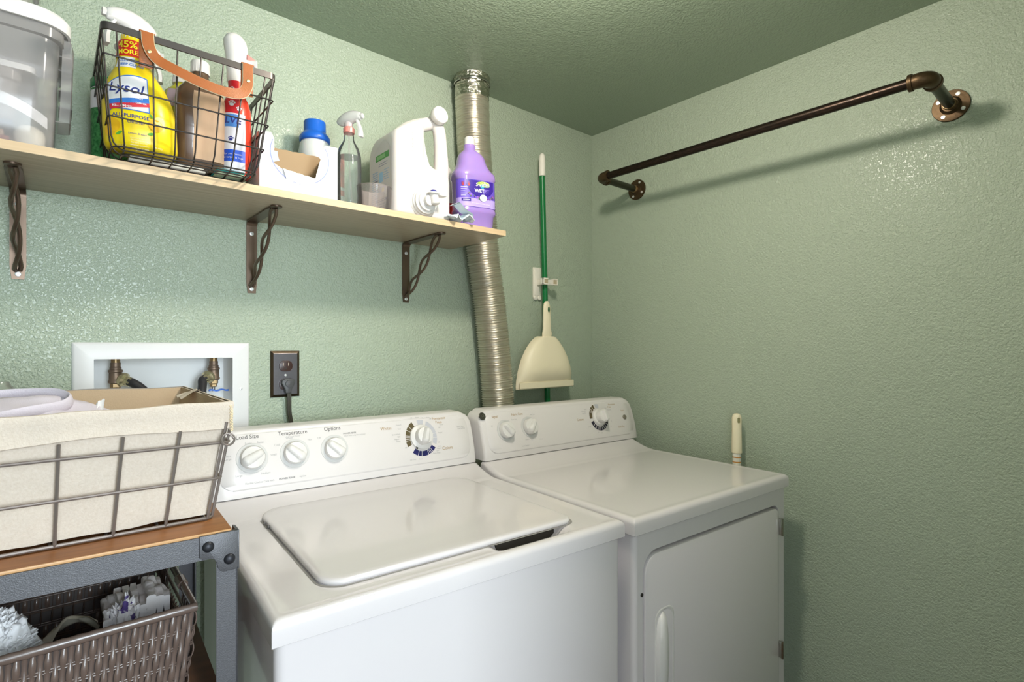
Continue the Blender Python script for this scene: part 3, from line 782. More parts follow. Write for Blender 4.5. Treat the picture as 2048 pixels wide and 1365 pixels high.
obj('box_shell', mb, mat('white_box_inside', '#f0f0ee', .45, vary=(9, '#e6e9ea', .3)), t)
obj('frame_screw', MB().lathe([(.0035, 0), (.0033, .0012), (.001, .0016)], axis((.3595, WY-.0055, 1.154), (0, -1, 0)), 14), 'steel_screw', t)
def valve(x, y, zt, hose_dir, label, lever, mirror):
    t = thing('water_valve', label, 'valve', (x, y, zt-.06))
    X = Matrix.Translation((x, y, 0))
    obj('copper_pipe', MB().lathe([(.0088, zt+.001), (.0088, zt-.012)], X, 20), 'brass', t)
    obj('valve_body', MB().lathe([(.0095, zt-.010), (.0100, zt-.012), (.0098, zt-.019), (.0112, zt-.021), (.0115, zt-.026), (.0140, zt-.027), (.0142, zt-.031), (.0125, zt-.033), (.0128, zt-.050), (.0142, zt-.052), (.0142, zt-.056), (.011, zt-.058)], X, 24), 'bronzev', t)
    obj('packing_nut', MB().lathe([(.0092, zt-.056), (.0104, zt-.058), (.0104, zt-.066), (.0085, zt-.069), (.0085, zt-.074), (.006, zt-.076)], X, 6), 'brass', t, ang=20)
    d = Vector((hose_dir*.72, -.60, -.36)).normalized(); c = Vector((x, y, zt-.042))
    obj('outlet_spout', MB().lathe([(.0085, 0), (.0085, .016)], axis(c, d), 20), 'bronzev', t)
    A = axis(c+d*.013, d)
    hn = obj('hose_nut', MB().lathe([(.0105, 0), (.0150, .0015), (.0160, .006), (.0158, .009), (.0120, .012), (.0105, .013), (.0100, .020)], A, 28), 'goldnut', t)
    mb = MB()
    for k in range(6):
        a = PI/3*k; mb.bx((.0075, -.0022, .011), (.0105, .0022, .026), .0005, X=A @ Matrix.Rotation(a, 4, 'Z'))
    obj('ferrule', mb, 'goldnut', hn)
    if lever:
        obj('valve_stem', MB().lathe([(.0035, zt-.074), (.0035, zt-.086)], X, 12), 'chrome', t)
        mb = MB(); R = []
        for k in range(13):
            u = k/12; xx = x-.012+.044*u; R.append([(xx, y-.006+w_, zt-.0855+hh+.0015*math.sin(u*12)) for w_, hh in ((-.004, 0), (-.004, .004), (.004, .004), (.004, 0))])
        mb.rings(R); obj('lever_handle', mb, 'blue', t, ang=30)
    p0 = c+d*.032
    t2 = thing('fill_hose', 'black rubber hose leaving the %s water valve' % ('left-hand' if hose_dir > 0 else 'right-hand'), 'hose', p0)
    if hose_dir > 0: P = catmull([p0-d*.004, p0+d*.012, p0+Vector((.024, -.016, -.018)), p0+Vector((.038, -.030, -.040)), p0+Vector((.046, -.055, -.075)), p0+Vector((.05, -.062, -.13)), p0+Vector((.05, -.062, -.25))], 6)
    else: P = catmull([p0-d*.004, p0+d*.008, p0+Vector((-.008, -.014, -.014)), p0+Vector((-.012, -.030, -.035)), p0+Vector((-.012, -.055, -.075)), p0+Vector((-.010, -.062, -.13)), p0+Vector((-.010, -.062, -.25))], 6)
    obj('hose_tube', MB().tube(P, .0098, 16), 'rubber', t2)
valve(.109, 1.517, UB[3]-.0005, 1, 'bronze water valve at the left of the recessed box, angled hose nut', False, 0)
valve(.3085, 1.517, UB[3]-.0005, -1, 'bronze water valve with blue lever at the right of the recessed box', True, 1)

# ------------------------------------------------------------------ outlet and cord
t = thing('wall_outlet', 'dark bronze duplex outlet plate on the green wall above the washer', 'outlet', (.4675, WY, 1.187))
ox0, ox1, oz0, oz1 = .4305, .5045, 1.1265, 1.2485
mb = MB(); A_ = [(ox0, oz0), (ox1, oz0), (ox1, oz1), (ox0, oz1)]
def q4(ins, y): return [(x+math.copysign(ins, .4675-x), y, z+math.copysign(ins, 1.1875-z)) for x, z in A_]
mb.rings([q4(0, WY-.0003), q4(0, WY-.0025), q4(.0065, WY-.0065)], cap0=False, cap1=False); mb.rings([q4(.0065, WY-.0065), q4(.0075, WY-.0068)], cap0=False, cap1=True, m=1)
pl = obj('cover_plate', mb, ['plate_edge', 'plate'], t, ang=15)
for zc, nm in ((1.2085, 1), (1.1600, 0)):
    P = [(x, z) for x, z in rrect(-.0172, -.0142, .0172, .0142, .0125, 7)]
    mb = MB(); mb.prism(P, 0, .0030, frame((.4675, WY-.0066, zc), (1, 0, 0), (0, 0, 1)), bev=.0007)
    r = obj('receptacle', mb, 'recept', t)
    mb = MB(); mb.bx((.4600, WY-.0099, zc+.0005), (.4618, WY-.0094, zc+.0085)); mb.bx((.4728, WY-.0099, zc+.0005), (.4746, WY-.0094, zc+.0085))
    obj('blade_slot', mb, mat('slot_glint', '#c9b7a8', .3, .6), r)
    obj('ground_hole', MB().lathe([(.0027, 0), (.0027, .0006)], axis((.4675, WY-.0094, zc-.006), (0, -1, 0)), 14), 'gapdark', r)
obj('plate_screw', MB().lathe([(.0033, 0), (.003, .0012), (.001, .0015)], axis((.4675, WY-.0068, 1.1843), (0, -1, 0)), 14), 'steel_screw', t)
t = thing('power_cord', 'dark grey plug and flat cord hanging from the bronze wall outlet', 'power cord', (.4695, WY-.02, 1.155))
mb = MB(); P = [(-.0175, .006), (-.0165, .012), (-.009, .0175), (.009, .0175), (.0165, .012), (.0175, .006), (.0125, -.004), (.0085, -.012), (.0075, -.021), (-.0075, -.021), (-.0085, -.012), (-.0125, -.004)]
Xp = frame((.4705, WY-.010, 1.158), (1, 0, 0), (0, 0, 1)); mb.prism(P, 0, .013, Xp, bev=.003); mb.lathe([(.0095, .012), (.009, .0165), (.001, .0175)], Xp @ Matrix.Translation((.0005, .004, 0)), 20)
obj('plug', mb, mat('plug_vinyl', '#4a4a4b', .42), t)
P = catmull([(.4705, WY-.017, 1.139), (.4705, WY-.018, 1.118), (.4715, WY-.016, 1.09), (.476, WY-.015, 1.06), (.482, WY-.016, 1.02), (.486, WY-.02, .97), (.487, WY-.03, .90)], 6)
mb = MB(); mb.tube(P, .0034, 8); mb.tube([p+Vector((.0048, 0, 0)) for p in P], .0034, 8); obj('cord', mb, mat('cord_vinyl', '#3a372c', .4), t)

# ------------------------------------------------------------------ shelf and brackets
SZ0, SZ1, SX0, SX1, SYF = 1.580, 1.596, -.55, .997, 1.190
mb = MB(); mb.bx((SX0, SYF, SZ0), (SX1, WY-.0005, SZ1), .0008)
so = thing('wall_shelf', 'long pale oak laminate shelf on bronze brackets', 'shelf', (SX1, WY, SZ0))
obj('shelf_board', mb, 'oak', so); 
mb = MB(); mb.bx((SX0, SYF-.0009, SZ0+.0004), (SX1+.0004, SYF-.0001, SZ1-.0003)); mb.bx((SX1+.0001, SYF-.0005, SZ0+.0004), (SX1+.0010, WY-.001, SZ1-.0003)); obj('edge_band', mb, 'oak_edge', so)
def bracket(x, label):
    t = thing('shelf_bracket', label, 'bracket', (x, WY, 1.395), 0, 'bronze brackets under the shelf')
    mb = MB(); w_ = .0125; th = .0035
    prof = [(WY-.0006, 1.3955), (WY-.0006, SZ0-.014), (WY-.004, SZ0-.005), (WY-.014, SZ0-.0006), (SYF+.083, SZ0-.0006)]
    prof = [Vector((0, a, b)) for a, b in prof]
    P = []
    # strip swept along an L with a rounded bend
    path = [(WY-.0006, 1.396)]+[(WY-.0006, 1.396+(SZ0-.016-1.396)*k/6) for k in range(1, 7)]
    for k in range(1, 7):
        a = PI/2*k/6; path.append((WY-.0006-.0154*(1-math.cos(a)), SZ0-.016+.0154*math.sin(a)))
    path += [(WY-.016-(WY-.016-1.272)*k/6, SZ0-.0006) for k in range(1, 7)]
    R = []
    N = len(path)
    for k, (y, z) in enumerate(path):
        y2, z2 = path[min(k+1, N-1)]; y1, z1 = path[max(k-1, 0)]; d = Vector((0, y2-y1, z2-z1)).normalized(); n = Vector((0, -d.z, d.y))   # toward the room / down
        if n.y > 0 or (abs(n.y) < .5 and n.z > 0): n = -n
        ww = w_
        if k == 0: ww = w_*.75
        if k == N-1: ww = w_*.7
        b0 = Vector((x, y, z)); R.append([b0+Vector((-ww, 0, 0)), b0+Vector((ww, 0, 0)), b0+Vector((ww, 0, 0))+n*th, b0+Vector((-ww, 0, 0))+n*th])
    mb.rings(R); mb.lathe([(w_, 0), (w_, .0035), (.001, .0036)], axis((x, 1.270, SZ0-.0006), (0, 0, -1)), 20)
    obj('bracket_plate', mb, 'bronze', t, ang=30)
    A = Vector((x, 1.281, SZ0-.004)); B = Vector((x, WY-.006, 1.413))
    for sgn in (1, -1):
        P = []
        for k in range(31):
            q = k/30; base = A.lerp(B, q); d = (B-A).normalized(); n = Vector((0, d.z, -d.y)); 
            arch = .010*math.sin(PI*q); wv = sgn*.0115*math.sin(PI*3*q)
            side = sgn*.0052*math.cos(PI*3*q)*(1 if 0 < q < 1 else .6)
            P.append(base+n*(wv)*(1)+Vector((side, 0, 0)))
        obj('twisted_rod', MB().tube(P, .0038, 10), 'bronze', t)
    for z in (1.5475, 1.4065):
        mb = MB(); mb.lathe([(.0052, 0), (.0050, .0012), (.0035, .0017), (.001, .0014)], axis((x, WY-.004, z), (0, -1, 0)), 18); mb.bx((x-.0022, WY-.0063, z-.0005), (x+.0022, WY-.0055, z+.0005)); mb.bx((x-.0005, WY-.0063, z-.0022), (x+.0005, WY-.0055, z+.0022))
        obj('wall_screw', mb, 'steel_screw', t)
bracket(-.053, 'bronze twisted shelf bracket at the far left, under the clear bins')
bracket(.385, 'bronze twisted shelf bracket in the middle, under the torn white box')
bracket(.828, 'bronze twisted shelf bracket nearest the foil duct')

# ------------------------------------------------------------------ foil duct
t = thing('dryer_vent_duct', 'silver corrugated foil duct running from ceiling down behind the dryer', 'duct', (1.15, 1.41, .85))
P = catmull([(1.036, 1.405, 2.128), (1.0365, 1.407, 2.06), (1.041, 1.408, 1.98), (1.053, 1.408, 1.82), (1.070, 1.408, 1.68), (1.086, 1.41, 1.548), (1.109, 1.41, 1.416), (1.126, 1.41, 1.29), (1.139, 1.41, 1.17), (1.146, 1.405, 1.045), (1.148, 1.40, .92), (1.15, 1.395, .80)], 40)
# resample evenly
L = [0]
for i in range(1, len(P)): L.append(L[-1]+(P[i]-P[i-1]).length)
def atlen(s_):
    import bisect
    i = min(len(L)-2, max(0, bisect.bisect(L, s_)-1)); q = (s_-L[i])/(L[i+1]-L[i]); return P[i].lerp(P[i+1], q)
NN = int(L[-1]/.00165); pts = []; rr = []
for k in range(NN+1):
    s_ = L[-1]*k/NN; pts.append(atlen(s_)); pit = .0078; ph = 2*PI*s_/pit
    rr.append(.0528+.0029*math.sin(ph)+.0008*noise.noise(Vector((s_*30, 0, 0))))
mb = MB(); mb.tube(pts, rr, 40, cap=False)
cx = Vector((1.04, 1.41, 0))
for i, v in enumerate(mb.v):
    v = Vector(v); amp = .0011+.0022*smooth((v.z-1.98)/.08); n_ = noise.noise(v*Vector((90, 90, 60)) if False else Vector((v.x*70, v.y*70, v.z*50)))
    c0 = atlen(0); d = Vector((v.x-pts[min(NN, i//40)].x, v.y-pts[min(NN, i//40)].y, 0)).normalized(); mb.v[i] = tuple(v+d*n_*amp)
for i, v in enumerate(mb.v):
    if v[1] > WY-.002: mb.v[i] = (v[0], WY-.002, v[2])
obj('corrugated_pipe', mb, 'foil', t, ang=80)
mb = MB(); R = []
for k in range(14):
    z = 2.1325-.072*k/13; row = []
    for i in range(64):
        a = 2*PI*i/64; q = noise.noise(Vector((math.cos(a)*7, math.sin(a)*7, z*90)))*.0028; r_ = .0555+q+(.002 if k < 3 else 0)
        row.append((1.036+r_*math.cos(a), min(WY-.001, 1.406+r_*math.sin(a)), z-(.006*noise.noise(Vector((a*2, 3, 0))) if k > 10 else 0)))
    R.append(row)
mb.rings(R, cap0=False, cap1=False); obj('foil_tape_collar', mb, 'foiltape', t, ang=50)
mb = MB(); mb.tube([Vector((1.036+.0585*math.cos(a), min(WY-.003, 1.406+.0585*math.sin(a)), 2.111)) for a in [2*PI*k/48 for k in range(48)]], .0035, 6, closed=True, flat=(1.2, .3))
mb.box((.980, 1.385, 2.109), (.016, .012, .008), .001); mb.tube([(.972, 1.380, 2.108), (.957, 1.378, 2.106)], .0025, 8)
obj('hose_clamp', mb, 'chrome', t)

# ------------------------------------------------------------------ green pole mop, wall clip, dustpan
t = thing('green_handled_broom', 'long green broom pole with white tip, clipped to the back wall', 'broom', (1.43, 1.43, 0))
def pole(z): q = (1.974-z)/(1.974-1.045); return Vector((1.374+.031*q, 1.432, z))
obj('pole', MB().tube([pole(z) for z in (1.90, 1.6, 1.3, 1.0, .6, .14)], .0105, 18), 'green', t)
mb = MB(); top = pole(1.98); mb.lathe([(.0105, -.002), (.0122, 0), (.0122, .060), (.0115, .070), (.0085, .078), (.0045, .082), (.001, .083)], Matrix.Translation(pole(1.893)), 20); obj('grip_tip', mb, 'creamw', t)
mb = MB(); mb.box((1.435, 1.425, .115), (.28, .05, .05), .012, 3); mb.box((1.435, 1.425, .045), (.29, .045, .09), .004); obj('broom_head', mb, 'green', t)
t = thing('broom_clip', 'white adhesive clip holding the green pole on the wall', 'wall clip', (1.385, WY, 1.49))
mb = MB(); mb.bx((1.362, WY-.007, 1.4425), (1.4025, WY-.0005, 1.556), .002); mb.bx((1.3665, WY-.0095, 1.45), (1.398, WY-.006, 1.549), .002)
obj('base_plate', mb, 'creamw', t)
mb = MB()
for xx in (1.3725, 1.3925): mb.lathe([(.0085, 0), (.0085, .007), (.007, .009)], axis((xx, WY-.001, 1.442), (0, -1, 0)), 18)
obj('release_tab', mb, 'creamw', t)
for sgn in (-1, 1):
    mb = MB(); xa = 1.396+sgn*.0165 if sgn < 0 else 1.396+.022
    mb.bx((1.396+sgn*.014, 1.412, 1.489), (1.396+sgn*.0185, WY-.006, 1.509), .001)
    mb.bx((1.396+sgn*.014, 1.408, 1.489), (1.396+sgn*.036, 1.413, 1.509), .001); mb.bx((1.396+sgn*.0325, 1.405, 1.487), (1.396+sgn*.036, 1.425, 1.511), .001)
    mb.bx((1.396+sgn*.014, 1.404, 1.507), (1.396+sgn*.036, 1.416, 1.511), .0008); mb.bx((1.396+sgn*.014, 1.404, 1.487), (1.396+sgn*.036, 1.416, 1.491), .0008)
    a = obj('clip_arm', mb, 'creamw', t); obj('grip_pad', MB().bx((1.396+sgn*.015, 1.4055, 1.492), (1.396+sgn*.0315, 1.4075, 1.506)), mat('tan_grip_pad', '#b7a88a', .8), a)
t = thing('dustpan', 'cream plastic dustpan hanging over the green broom pole', 'dustpan', (1.36, 1.39, 1.10))
mb = MB(); R = []
# pan: dome outline widening downward; convex outer face toward the room
N_ = 24
prof = [(1.296, .030), (1.2955, .040), (1.290, .052), (1.280, .066), (1.265, .081), (1.245, .097), (1.22, .1125), (1.19, .1255), (1.16, .1345), (1.135, .139), (1.118, .1405), (1.110, .1405), (1.1085, .139)]
for z, hw in prof:
    row = []
    bulge = .026*smooth((z-1.128)/.03)*(1-.5*smooth((z-1.19)/.12))+.012
    for k in range(N_+1):
        u = -1+2*k/N_; e_ = (1-abs(u)**5); row.append((1.360+hw*u+.004*(1.3-z), 1.400-bulge*e_**.8, z-.004*(1-abs(u))*0))
    R.append(row)
mb.grid(R); R2 = [[(p[0], 1.402, p[2]) for p in r] for r in R]; mb.grid(R2)
mb.grid([[r[0] for r in R], [r[0] for r in R2]]); mb.grid([[r[-1] for r in R], [r[-1] for r in R2]]); mb.grid([R[0], R2[0]]); mb.grid([R[-1], R2[-1]])
pan = obj('pan', mb, 'cream', t, ang=50)
mb = MB(); R = []
for z, d in ((1.1335, .0), (1.1325, .004), (1.112, .004), (1.109, .001)):
    R.append([(1.360+.136*u+.0008, 1.3885-d-.002*(1-abs(u)**4), z) for u in [-1+2*k/20 for k in range(21)]])
mb.grid(R); obj('lip_strip', mb, 'cream', pan, ang=40)
mb = MB(); R = []
for k in range(22):
    q = k/21; z = lerp(1.245, 1.423, q); hw = .0165+.004*math.sin(q*PI)-.002*q+(.006*math.exp(-((q-.33)/.05)**2)); 
    if q > .9: hw *= math.sqrt(max(.05, 1-((q-.9)/.1)**2))
    y = 1.391-.010*smooth(q*2); xo = 1.354-.004*q+(.003*math.exp(-((q-.33)/.05)**2))
    R.append([(xo+hw*math.cos(a), y+.0095*(1-.3*q)*math.sin(a), z) for a in [2*PI*j/18 for j in range(18)]])
mb.rings(R); hd = obj('handle', mb, 'cream', t, ang=60)
mb = MB(); mb.lathe([(.0045, 0), (.0045, .0012)], axis((1.3535, 1.3735, 1.392), (0, -1, 0)) @ Matrix.Diagonal((1, 2.2, 1, 1)), 20); obj('hang_hole', mb, mat('hole_showing_green_pole', '#2c5a34', .5), hd)
t = thing('scrub_brush_handle', 'cream broom handle end standing between dryer and right wall', 'broom', (1.655, .83, 0))
X = Matrix.Translation((1.652, .826, 0))
mb = MB(); prof = [(.0150, .921), (.0158, .922), (.0156, .95), (.0150, .975), (.0146, 1.0), (.0150, 1.02), (.0148, 1.032), (.0125, 1.041), (.008, 1.0455), (.001, 1.047)]
mb.lathe(prof, X, 24)
g = obj('hand_grip', mb, 'cream', t)
mb = MB(); mb.prism(rrect(-.0042, -.009, .0042, .009, .004, 5), 0, .0006, frame((1.652-.0150*.65, .826-.0150*.76, 1.0265), (.76, -.65, 0), (0, 0, 1))); obj('hang_hole', mb, mat('hole_olive', '#8f8a62', .6), g)
obj('pole', MB().lathe([(.0128, .14), (.0128, .922)], X, 20), 'creamw', t)
for z in (.908, .893): obj('orange_band', MB().lathe([(.0129, z-.0016), (.0131, z), (.0129, z+.0016)], X, 20, cap0=False, cap1=False), 'orange', t)
mb = MB(); mb.box((1.652, .826, .10), (.06, .16, .10), .012); obj('broom_head', mb, 'creamw', t)

# ------------------------------------------------------------------ pipe clothes rail on the right wall
t = thing('clothes_rail', 'dark steel pipe clothes rail mounted on the right wall', 'clothes rail', (WX, .77, 1.86))
RX, RZ, RY0, RY1, pr = 1.482, 1.860, .299, 1.243, .0125
obj('rail_pipe', MB().tube([(RX, RY0+.03, RZ), (RX, .6, RZ), (RX, .9, RZ), (RX, RY1-.025, RZ)], pr, 24), 'pipe', t)
for yy, sg in ((RY0, 1), (RY1, -1)):
    obj('standoff_arm', MB().tube([(RX+.026, yy, RZ), (WX-.010, yy, RZ)], pr*.98, 24), 'armgreen', t)
    mb = MB(); pts = [(RX, yy+sg*.036, RZ), (RX, yy+sg*.024, RZ)]+[(RX+.020*(1-math.cos(a)), yy+sg*.020*(1-math.sin(a)), RZ) for a in [PI/2*k/8 for k in range(0, 9)]]+[(RX+.026, yy, RZ), (RX+.038, yy, RZ)]
    mb.tube(pts, [.0168]*2+[.0172]*9+[.0168]*2, 24)
    for c, d in (((RX, yy+sg*.030, RZ), (0, sg, 0)), ((RX+.031, yy, RZ), (1, 0, 0))): mb.lathe([(.0170, -.001), (.0192, 0), (.0192, .0075), (.0165, .009)], axis(c, d), 28)
    obj('pipe_elbow', mb, 'fit', t, ang=40)
    F = axis((WX-.0005, yy, RZ), (-1, 0, 0))
    fl = obj('floor_flange', MB().lathe([(.0385, 0), (.0385, .0035), (.0375, .0048), (.022, .0052), (.0195, .008), (.0180, .0125), (.0165, .0150), (.0120, .0152)], F, 48), 'fit', t, ang=40)
    mb = MB(); mb.lathe([(.0135, .014), (.0140, .020), (.0130, .0245)], F, 24); obj('thread_collar', mb, 'brass', fl)
    for k in range(4):
        a = PI/4+PI/2*k+.25; c = F @ Vector((.0285*math.cos(a), .0285*math.sin(a), .0050))
        obj('flange_screw', MB().lathe([(.0048, 0), (.0045, .001), (.001, .0012)], axis(c, (-1, 0, 0)), 16), 'steel_screw', fl)

# ------------------------------------------------------------------ bottle builder
class Body:
    """lofted superellipse body: sections (z, rx, ry, power, dx, dy) about (x, y), turned by rz"""
    def __init__(s, x, y, sec, rz=0): s.x, s.y, s.sec, s.rz = x, y, [tuple(q)+(2, 0, 0)[len(q)-3:] for q in sec], math.radians(rz)
    def at(s, z):
        S_ = s.sec
        if z <= S_[0][0]: return S_[0]
        for a, b in zip(S_, S_[1:]):
            if z <= b[0]:
                q = (z-a[0])/max(1e-9, b[0]-a[0]); return tuple(lerp(i, j, q) for i, j in zip(a, b))
        return S_[-1]
    def P(s, z, th, off=0, sec=None):
        z_, rx, ry, p, dx, dy = sec or s.at(z)
        th = th-s.rz; c, n = math.cos(th), math.sin(th); rx += off; ry += off
        r = (abs(c/rx)**p+abs(n/ry)**p)**(-1/p); lx, ly = r*c+dx, r*n+dy
        C, N = math.cos(s.rz), math.sin(s.rz); return Vector((s.x+lx*C-ly*N, s.y+lx*N+ly*C, z))
    def mesh(s, n=56, close=True, mb=None):
        mb = mb or MB(); mb.rings([[s.P(q[0], 2*PI*i/n, 0, q) for i in range(n)] for q in s.sec], cap0=close, cap1=close); return mb
    def patch(s, mb, z0, z1, a0, a1, off=.0006, m=0, nz=8, na=20, shape=None):
        a0, a1 = math.radians(a0), math.radians(a1); R = []
        for k in range(nz+1):
            z = lerp(z0, z1, k/nz); b0, b1 = a0, a1
            if shape: f0, f1 = shape(k/nz); b0, b1 = lerp(a0, a1, f0), lerp(a0, a1, f1)
            R.append([s.P(z, lerp(b0, b1, j/na), off) for j in range(na+1)])
        mb.grid(R, m); return mb
    def map(s, a, z0, off=.001):
        """flat (x, y) -> wrapped on the body by arc length around angle a (degrees)"""
        a = math.radians(a); N = 90; base = {}
        def f(x, y):
            z = z0+y; k = round(z, 3)
            if k not in base:
                L = [(0, 0)]; p = s.P(z, a); t = 0
                tb = []
                for sg in (-1, 1):
                    acc = 0; prev = p; lst = [(0., 0.)]
                    for i in range(1, N+1):
                        t = sg*PI*.75*i/N; q = s.P(z, a+t); acc += (q-prev).length; prev = q; lst.append((acc, t))
                    tb.append(lst)
                base[k] = tb
            lst = base[k][1 if x > 0 else 0]; ax = abs(x)
            for (l0, t0), (l1, t1) in zip(lst, lst[1:]):
                if ax <= l1: return s.P(z, a+lerp(t0, t1, (ax-l0)/max(1e-9, l1-l0)), off)
            return s.P(z, a+lst[-1][1], off)
        return f
def poly_on(mb, pts, fn, m=0): mb.add([fn(*p) for p in pts], [list(range(len(pts)))], m)
def disc_pts(cx, cy_, rx, ry=None, n=28, a0=0, a1=360): return [(cx+rx*math.cos(math.radians(lerp(a0, a1, i/n))), cy_+(ry or rx)*math.sin(math.radians(lerp(a0, a1, i/n)))) for i in range(n)]
def ell(mb, cx, cy_, rx, ry, fn, m=0, n=24, rot=0):
    c, s_ = math.cos(rot), math.sin(rot); P = [(cx+x*c-y*s_, cy_+x*s_+y*c) for x, y in [(rx*math.cos(2*PI*i/n), ry*math.sin(2*PI*i/n)) for i in range(n)]]
    mb.add([fn(cx, cy_)]+[fn(*p) for p in P], [[0, i+1, (i+1) % n+1] for i in range(n)], m)
def rect_on(mb, x0, y0, x1, y1, fn, m=0, nx=10, ny=4):
    mb.grid([[fn(lerp(x0, x1, i/nx), lerp(y0, y1, j/ny)) for i in range(nx+1)] for j in range(ny+1)], m)
def sprayer(parent, c, ang, k=1.0, head='white_pl', collar='white_pl', r=.0135, trig='white_pl', tip=None):
    """trigger sprayer head on a collar centred at c; nozzle points along ang"""
    A = Matrix.Translation(c) @ Matrix.Rotation(math.radians(ang), 4, 'Z') @ Matrix.Scale(k, 4)
    obj('collar', MB().lathe([(r/k, -.013), (r/k*1.02, -.012), (r/k*1.02, 0), (r/k*.8, .003), (.008, .006), (.008, .012)], A, 36, flute=(1, 2, .95)), collar, parent)
    mb = MB(); R = []
    for u, zc, hz, hy in ((.040, .029, .0085, .006), (.039, .029, .0105, .0075), (.030, .031, .0130, .0095), (.016, .031, .0170, .0120), (.002, .029, .0195, .0135), (-.012, .0265, .0190, .0135), (-.024, .0245, .0150, .0120), (-.034, .0235, .0088, .0085), (-.039, .0230, .004, .004)):
        R.append([A @ Vector((u, hy*math.cos(a), zc+hz*math.sin(a))) for a in [2*PI*i/24 for i in range(24)]])
    mb.rings(R); R = []
    for z, rx, ry in ((.004, .011, .010), (.012, .013, .011), (.022, .016, .011)): R.append([A @ Vector((rx*math.cos(a)-.002, ry*math.sin(a), z)) for a in [2*PI*i/24 for i in range(24)]])
    mb.rings(R); hd = obj('spray_head', mb, head, parent, ang=50)
    mb = MB(); mb.lathe([(.0075, 0), (.0075, .006), (.003, .0065), (.002, .004)], A @ axis((.040, 0, .0295), (1, 0, 0)), 6); obj('nozzle', mb, tip or head, hd)
    mb = MB(); R = []
    for q in range(9):
        t_ = q/8; u = .026+.013*math.sin(t_*PI*.6)+.002*t_; z = .024-.052*t_; w_ = .0058+.0035*smooth(t_*1.6-.5); th = .0035+.001*t_
        R.append([A @ Vector(p) for p in ((u-th, -w_, z), (u+th*.3, -w_, z), (u+th, -w_*.5, z), (u+th, w_*.5, z), (u+th*.3, w_, z), (u-th, w_, z))])
    mb.rings(R); obj('trigger', mb, trig, parent, ang=50)
ST = SZ1
C_clear = clear_mat('clear_pet', '#fbfdfc', '#dfe3e0', .88, .05)
C_bin = clear_mat('clear_bin_plastic', '#fffdfd', '#fdf8f5', .62, .12)
C_bin2 = clear_mat('hazy_inner_plastic', '#fdfaf9', '#fbf5f1', .55, .2)
C_cup = clear_mat('frosted_cup_plastic', '#fefbfa', '#faf0ee', .84, .12)
M['bin_lid'] = mat('white_bin_lid', '#eeebe9', .35)
M['teal'] = mat('teal_sponge', '#2fa3a6', .8); M['palegreen'] = mat('pale_green_sponge', '#b9cdb0', .9, bump=(300, .001))

# ------------------------------------------------------------------ clear bins at the left end of the shelf
def openbox(x0, x1, y0, y1, z0, z1, r, grow=.010, bottom=True, n=6):
    mb = MB(); R = []
    for z, g in ((z0, -.004), (z0+.006, 0), (lerp(z0, z1, .5), grow*.5), (z1-.022, grow*.9), (z1-.020, grow*1.4), (z1, grow*1.5)):
        R.append([(x, y, z) for x, y in rrect(x0-g, y0-g, x1+g, y1+g, r, n)])
    mb.rings(R, cap0=bottom, cap1=False); return mb
t = thing('storage_bin', 'large clear plastic bin with white lid at the left end of the shelf', 'storage bin', (-.17, 1.32, ST))
obj('bin_body', openbox(-.36, .001, 1.208, 1.425, ST+.001, 1.806, .032), C_bin, t)
mb = MB(); R = []
for z, g, in ((1.803, .018), (1.803, .022), (1.822, .022), (1.829, .018), (1.829, .006), (1.826, .002)): R.append([(x, y, z) for x, y in rrect(-.36-g, 1.208-g, .001+g+.002, 1.425+g*.9, .045, 8)])
mb.rings(R, cap0=False, cap1=True); obj('bin_lid', mb, 'bin_lid', t)
mb = MB(); R = []
for z, xx in ((1.655, .010), (1.657, .0245), (1.70, .0265), (1.75, .028), (1.785, .029), (1.802, .026)): R.append([(xx-.016, 1.232, z), (xx-.002, 1.234, z), (xx, 1.238, z), (xx, 1.30, z), (xx-.002, 1.304, z), (xx-.016, 1.306, z)])
mb.grid(R); mb.grid([R[0][:3]+R[0][3:], [(p[0]-.004, p[1], p[2]+.001) for p in R[0]]]); 
fl = obj('side_handle_flap', mb, C_bin, t)
for z in (1.685, 1.715, 1.75, 1.775):
    mb = MB(); mb.bx((.008, 1.240, z-.001), (.027, 1.298, z+.001)); obj('flap_rib', mb, C_bin, fl)
t = thing('storage_bin', 'clear plastic bin stacked on the white lid, cut off by the picture top', 'storage bin', (-.17, 1.32, 1.829))
obj('bin_body', openbox(-.34, -.034, 1.235, 1.40, 1.8305, 1.95, .025), C_bin, t)
mb = MB(); R = [[(x, y, z) for x, y in rrect(-.34-g, 1.235-g, -.034+g, 1.40+g*.9, .04, 8)] for z, g in ((1.948, .016), (1.948, .019), (1.965, .019), (1.970, .014))]
mb.rings(R, cap0=False, cap1=True); obj('bin_lid', mb, 'bin_lid', t)
t = thing('inner_storage_box', 'smaller hazy box with white rim inside the large clear bin', 'box', (-.17, 1.32, 1.66))
obj('box_body', openbox(-.30, -.052, 1.245, 1.40, 1.652, 1.734, .02, .008), C_bin2, t)
mb = MB(); R = [[(x, y, z) for x, y in rrect(-.30-g, 1.245-g, -.030+g*.6, 1.40+g*.7, .014, 6)] for z, g in ((1.731, .010), (1.731, .014), (1.741, .014), (1.743, .011))]
mb.rings(R, cap0=False, cap1=True); obj('box_rim', mb, 'bin_lid', t)
t = thing('peach_pouch', 'peach coloured pouch inside the hazy inner box', 'pouch', (-.12, 1.30, 1.66))
mb = MB(); mb.rings(blob((-.115, 1.30, 1.690), (.034, .030, .030), .2, 2, 5), cap0=False, cap1=False); obj('pouch', mb, mat('peach_film', '#f0a48e', .5), t, ang=80)
t = thing('white_jar', 'small cream jar at the bottom right of the large clear bin', 'jar', (-.03, 1.245, ST))
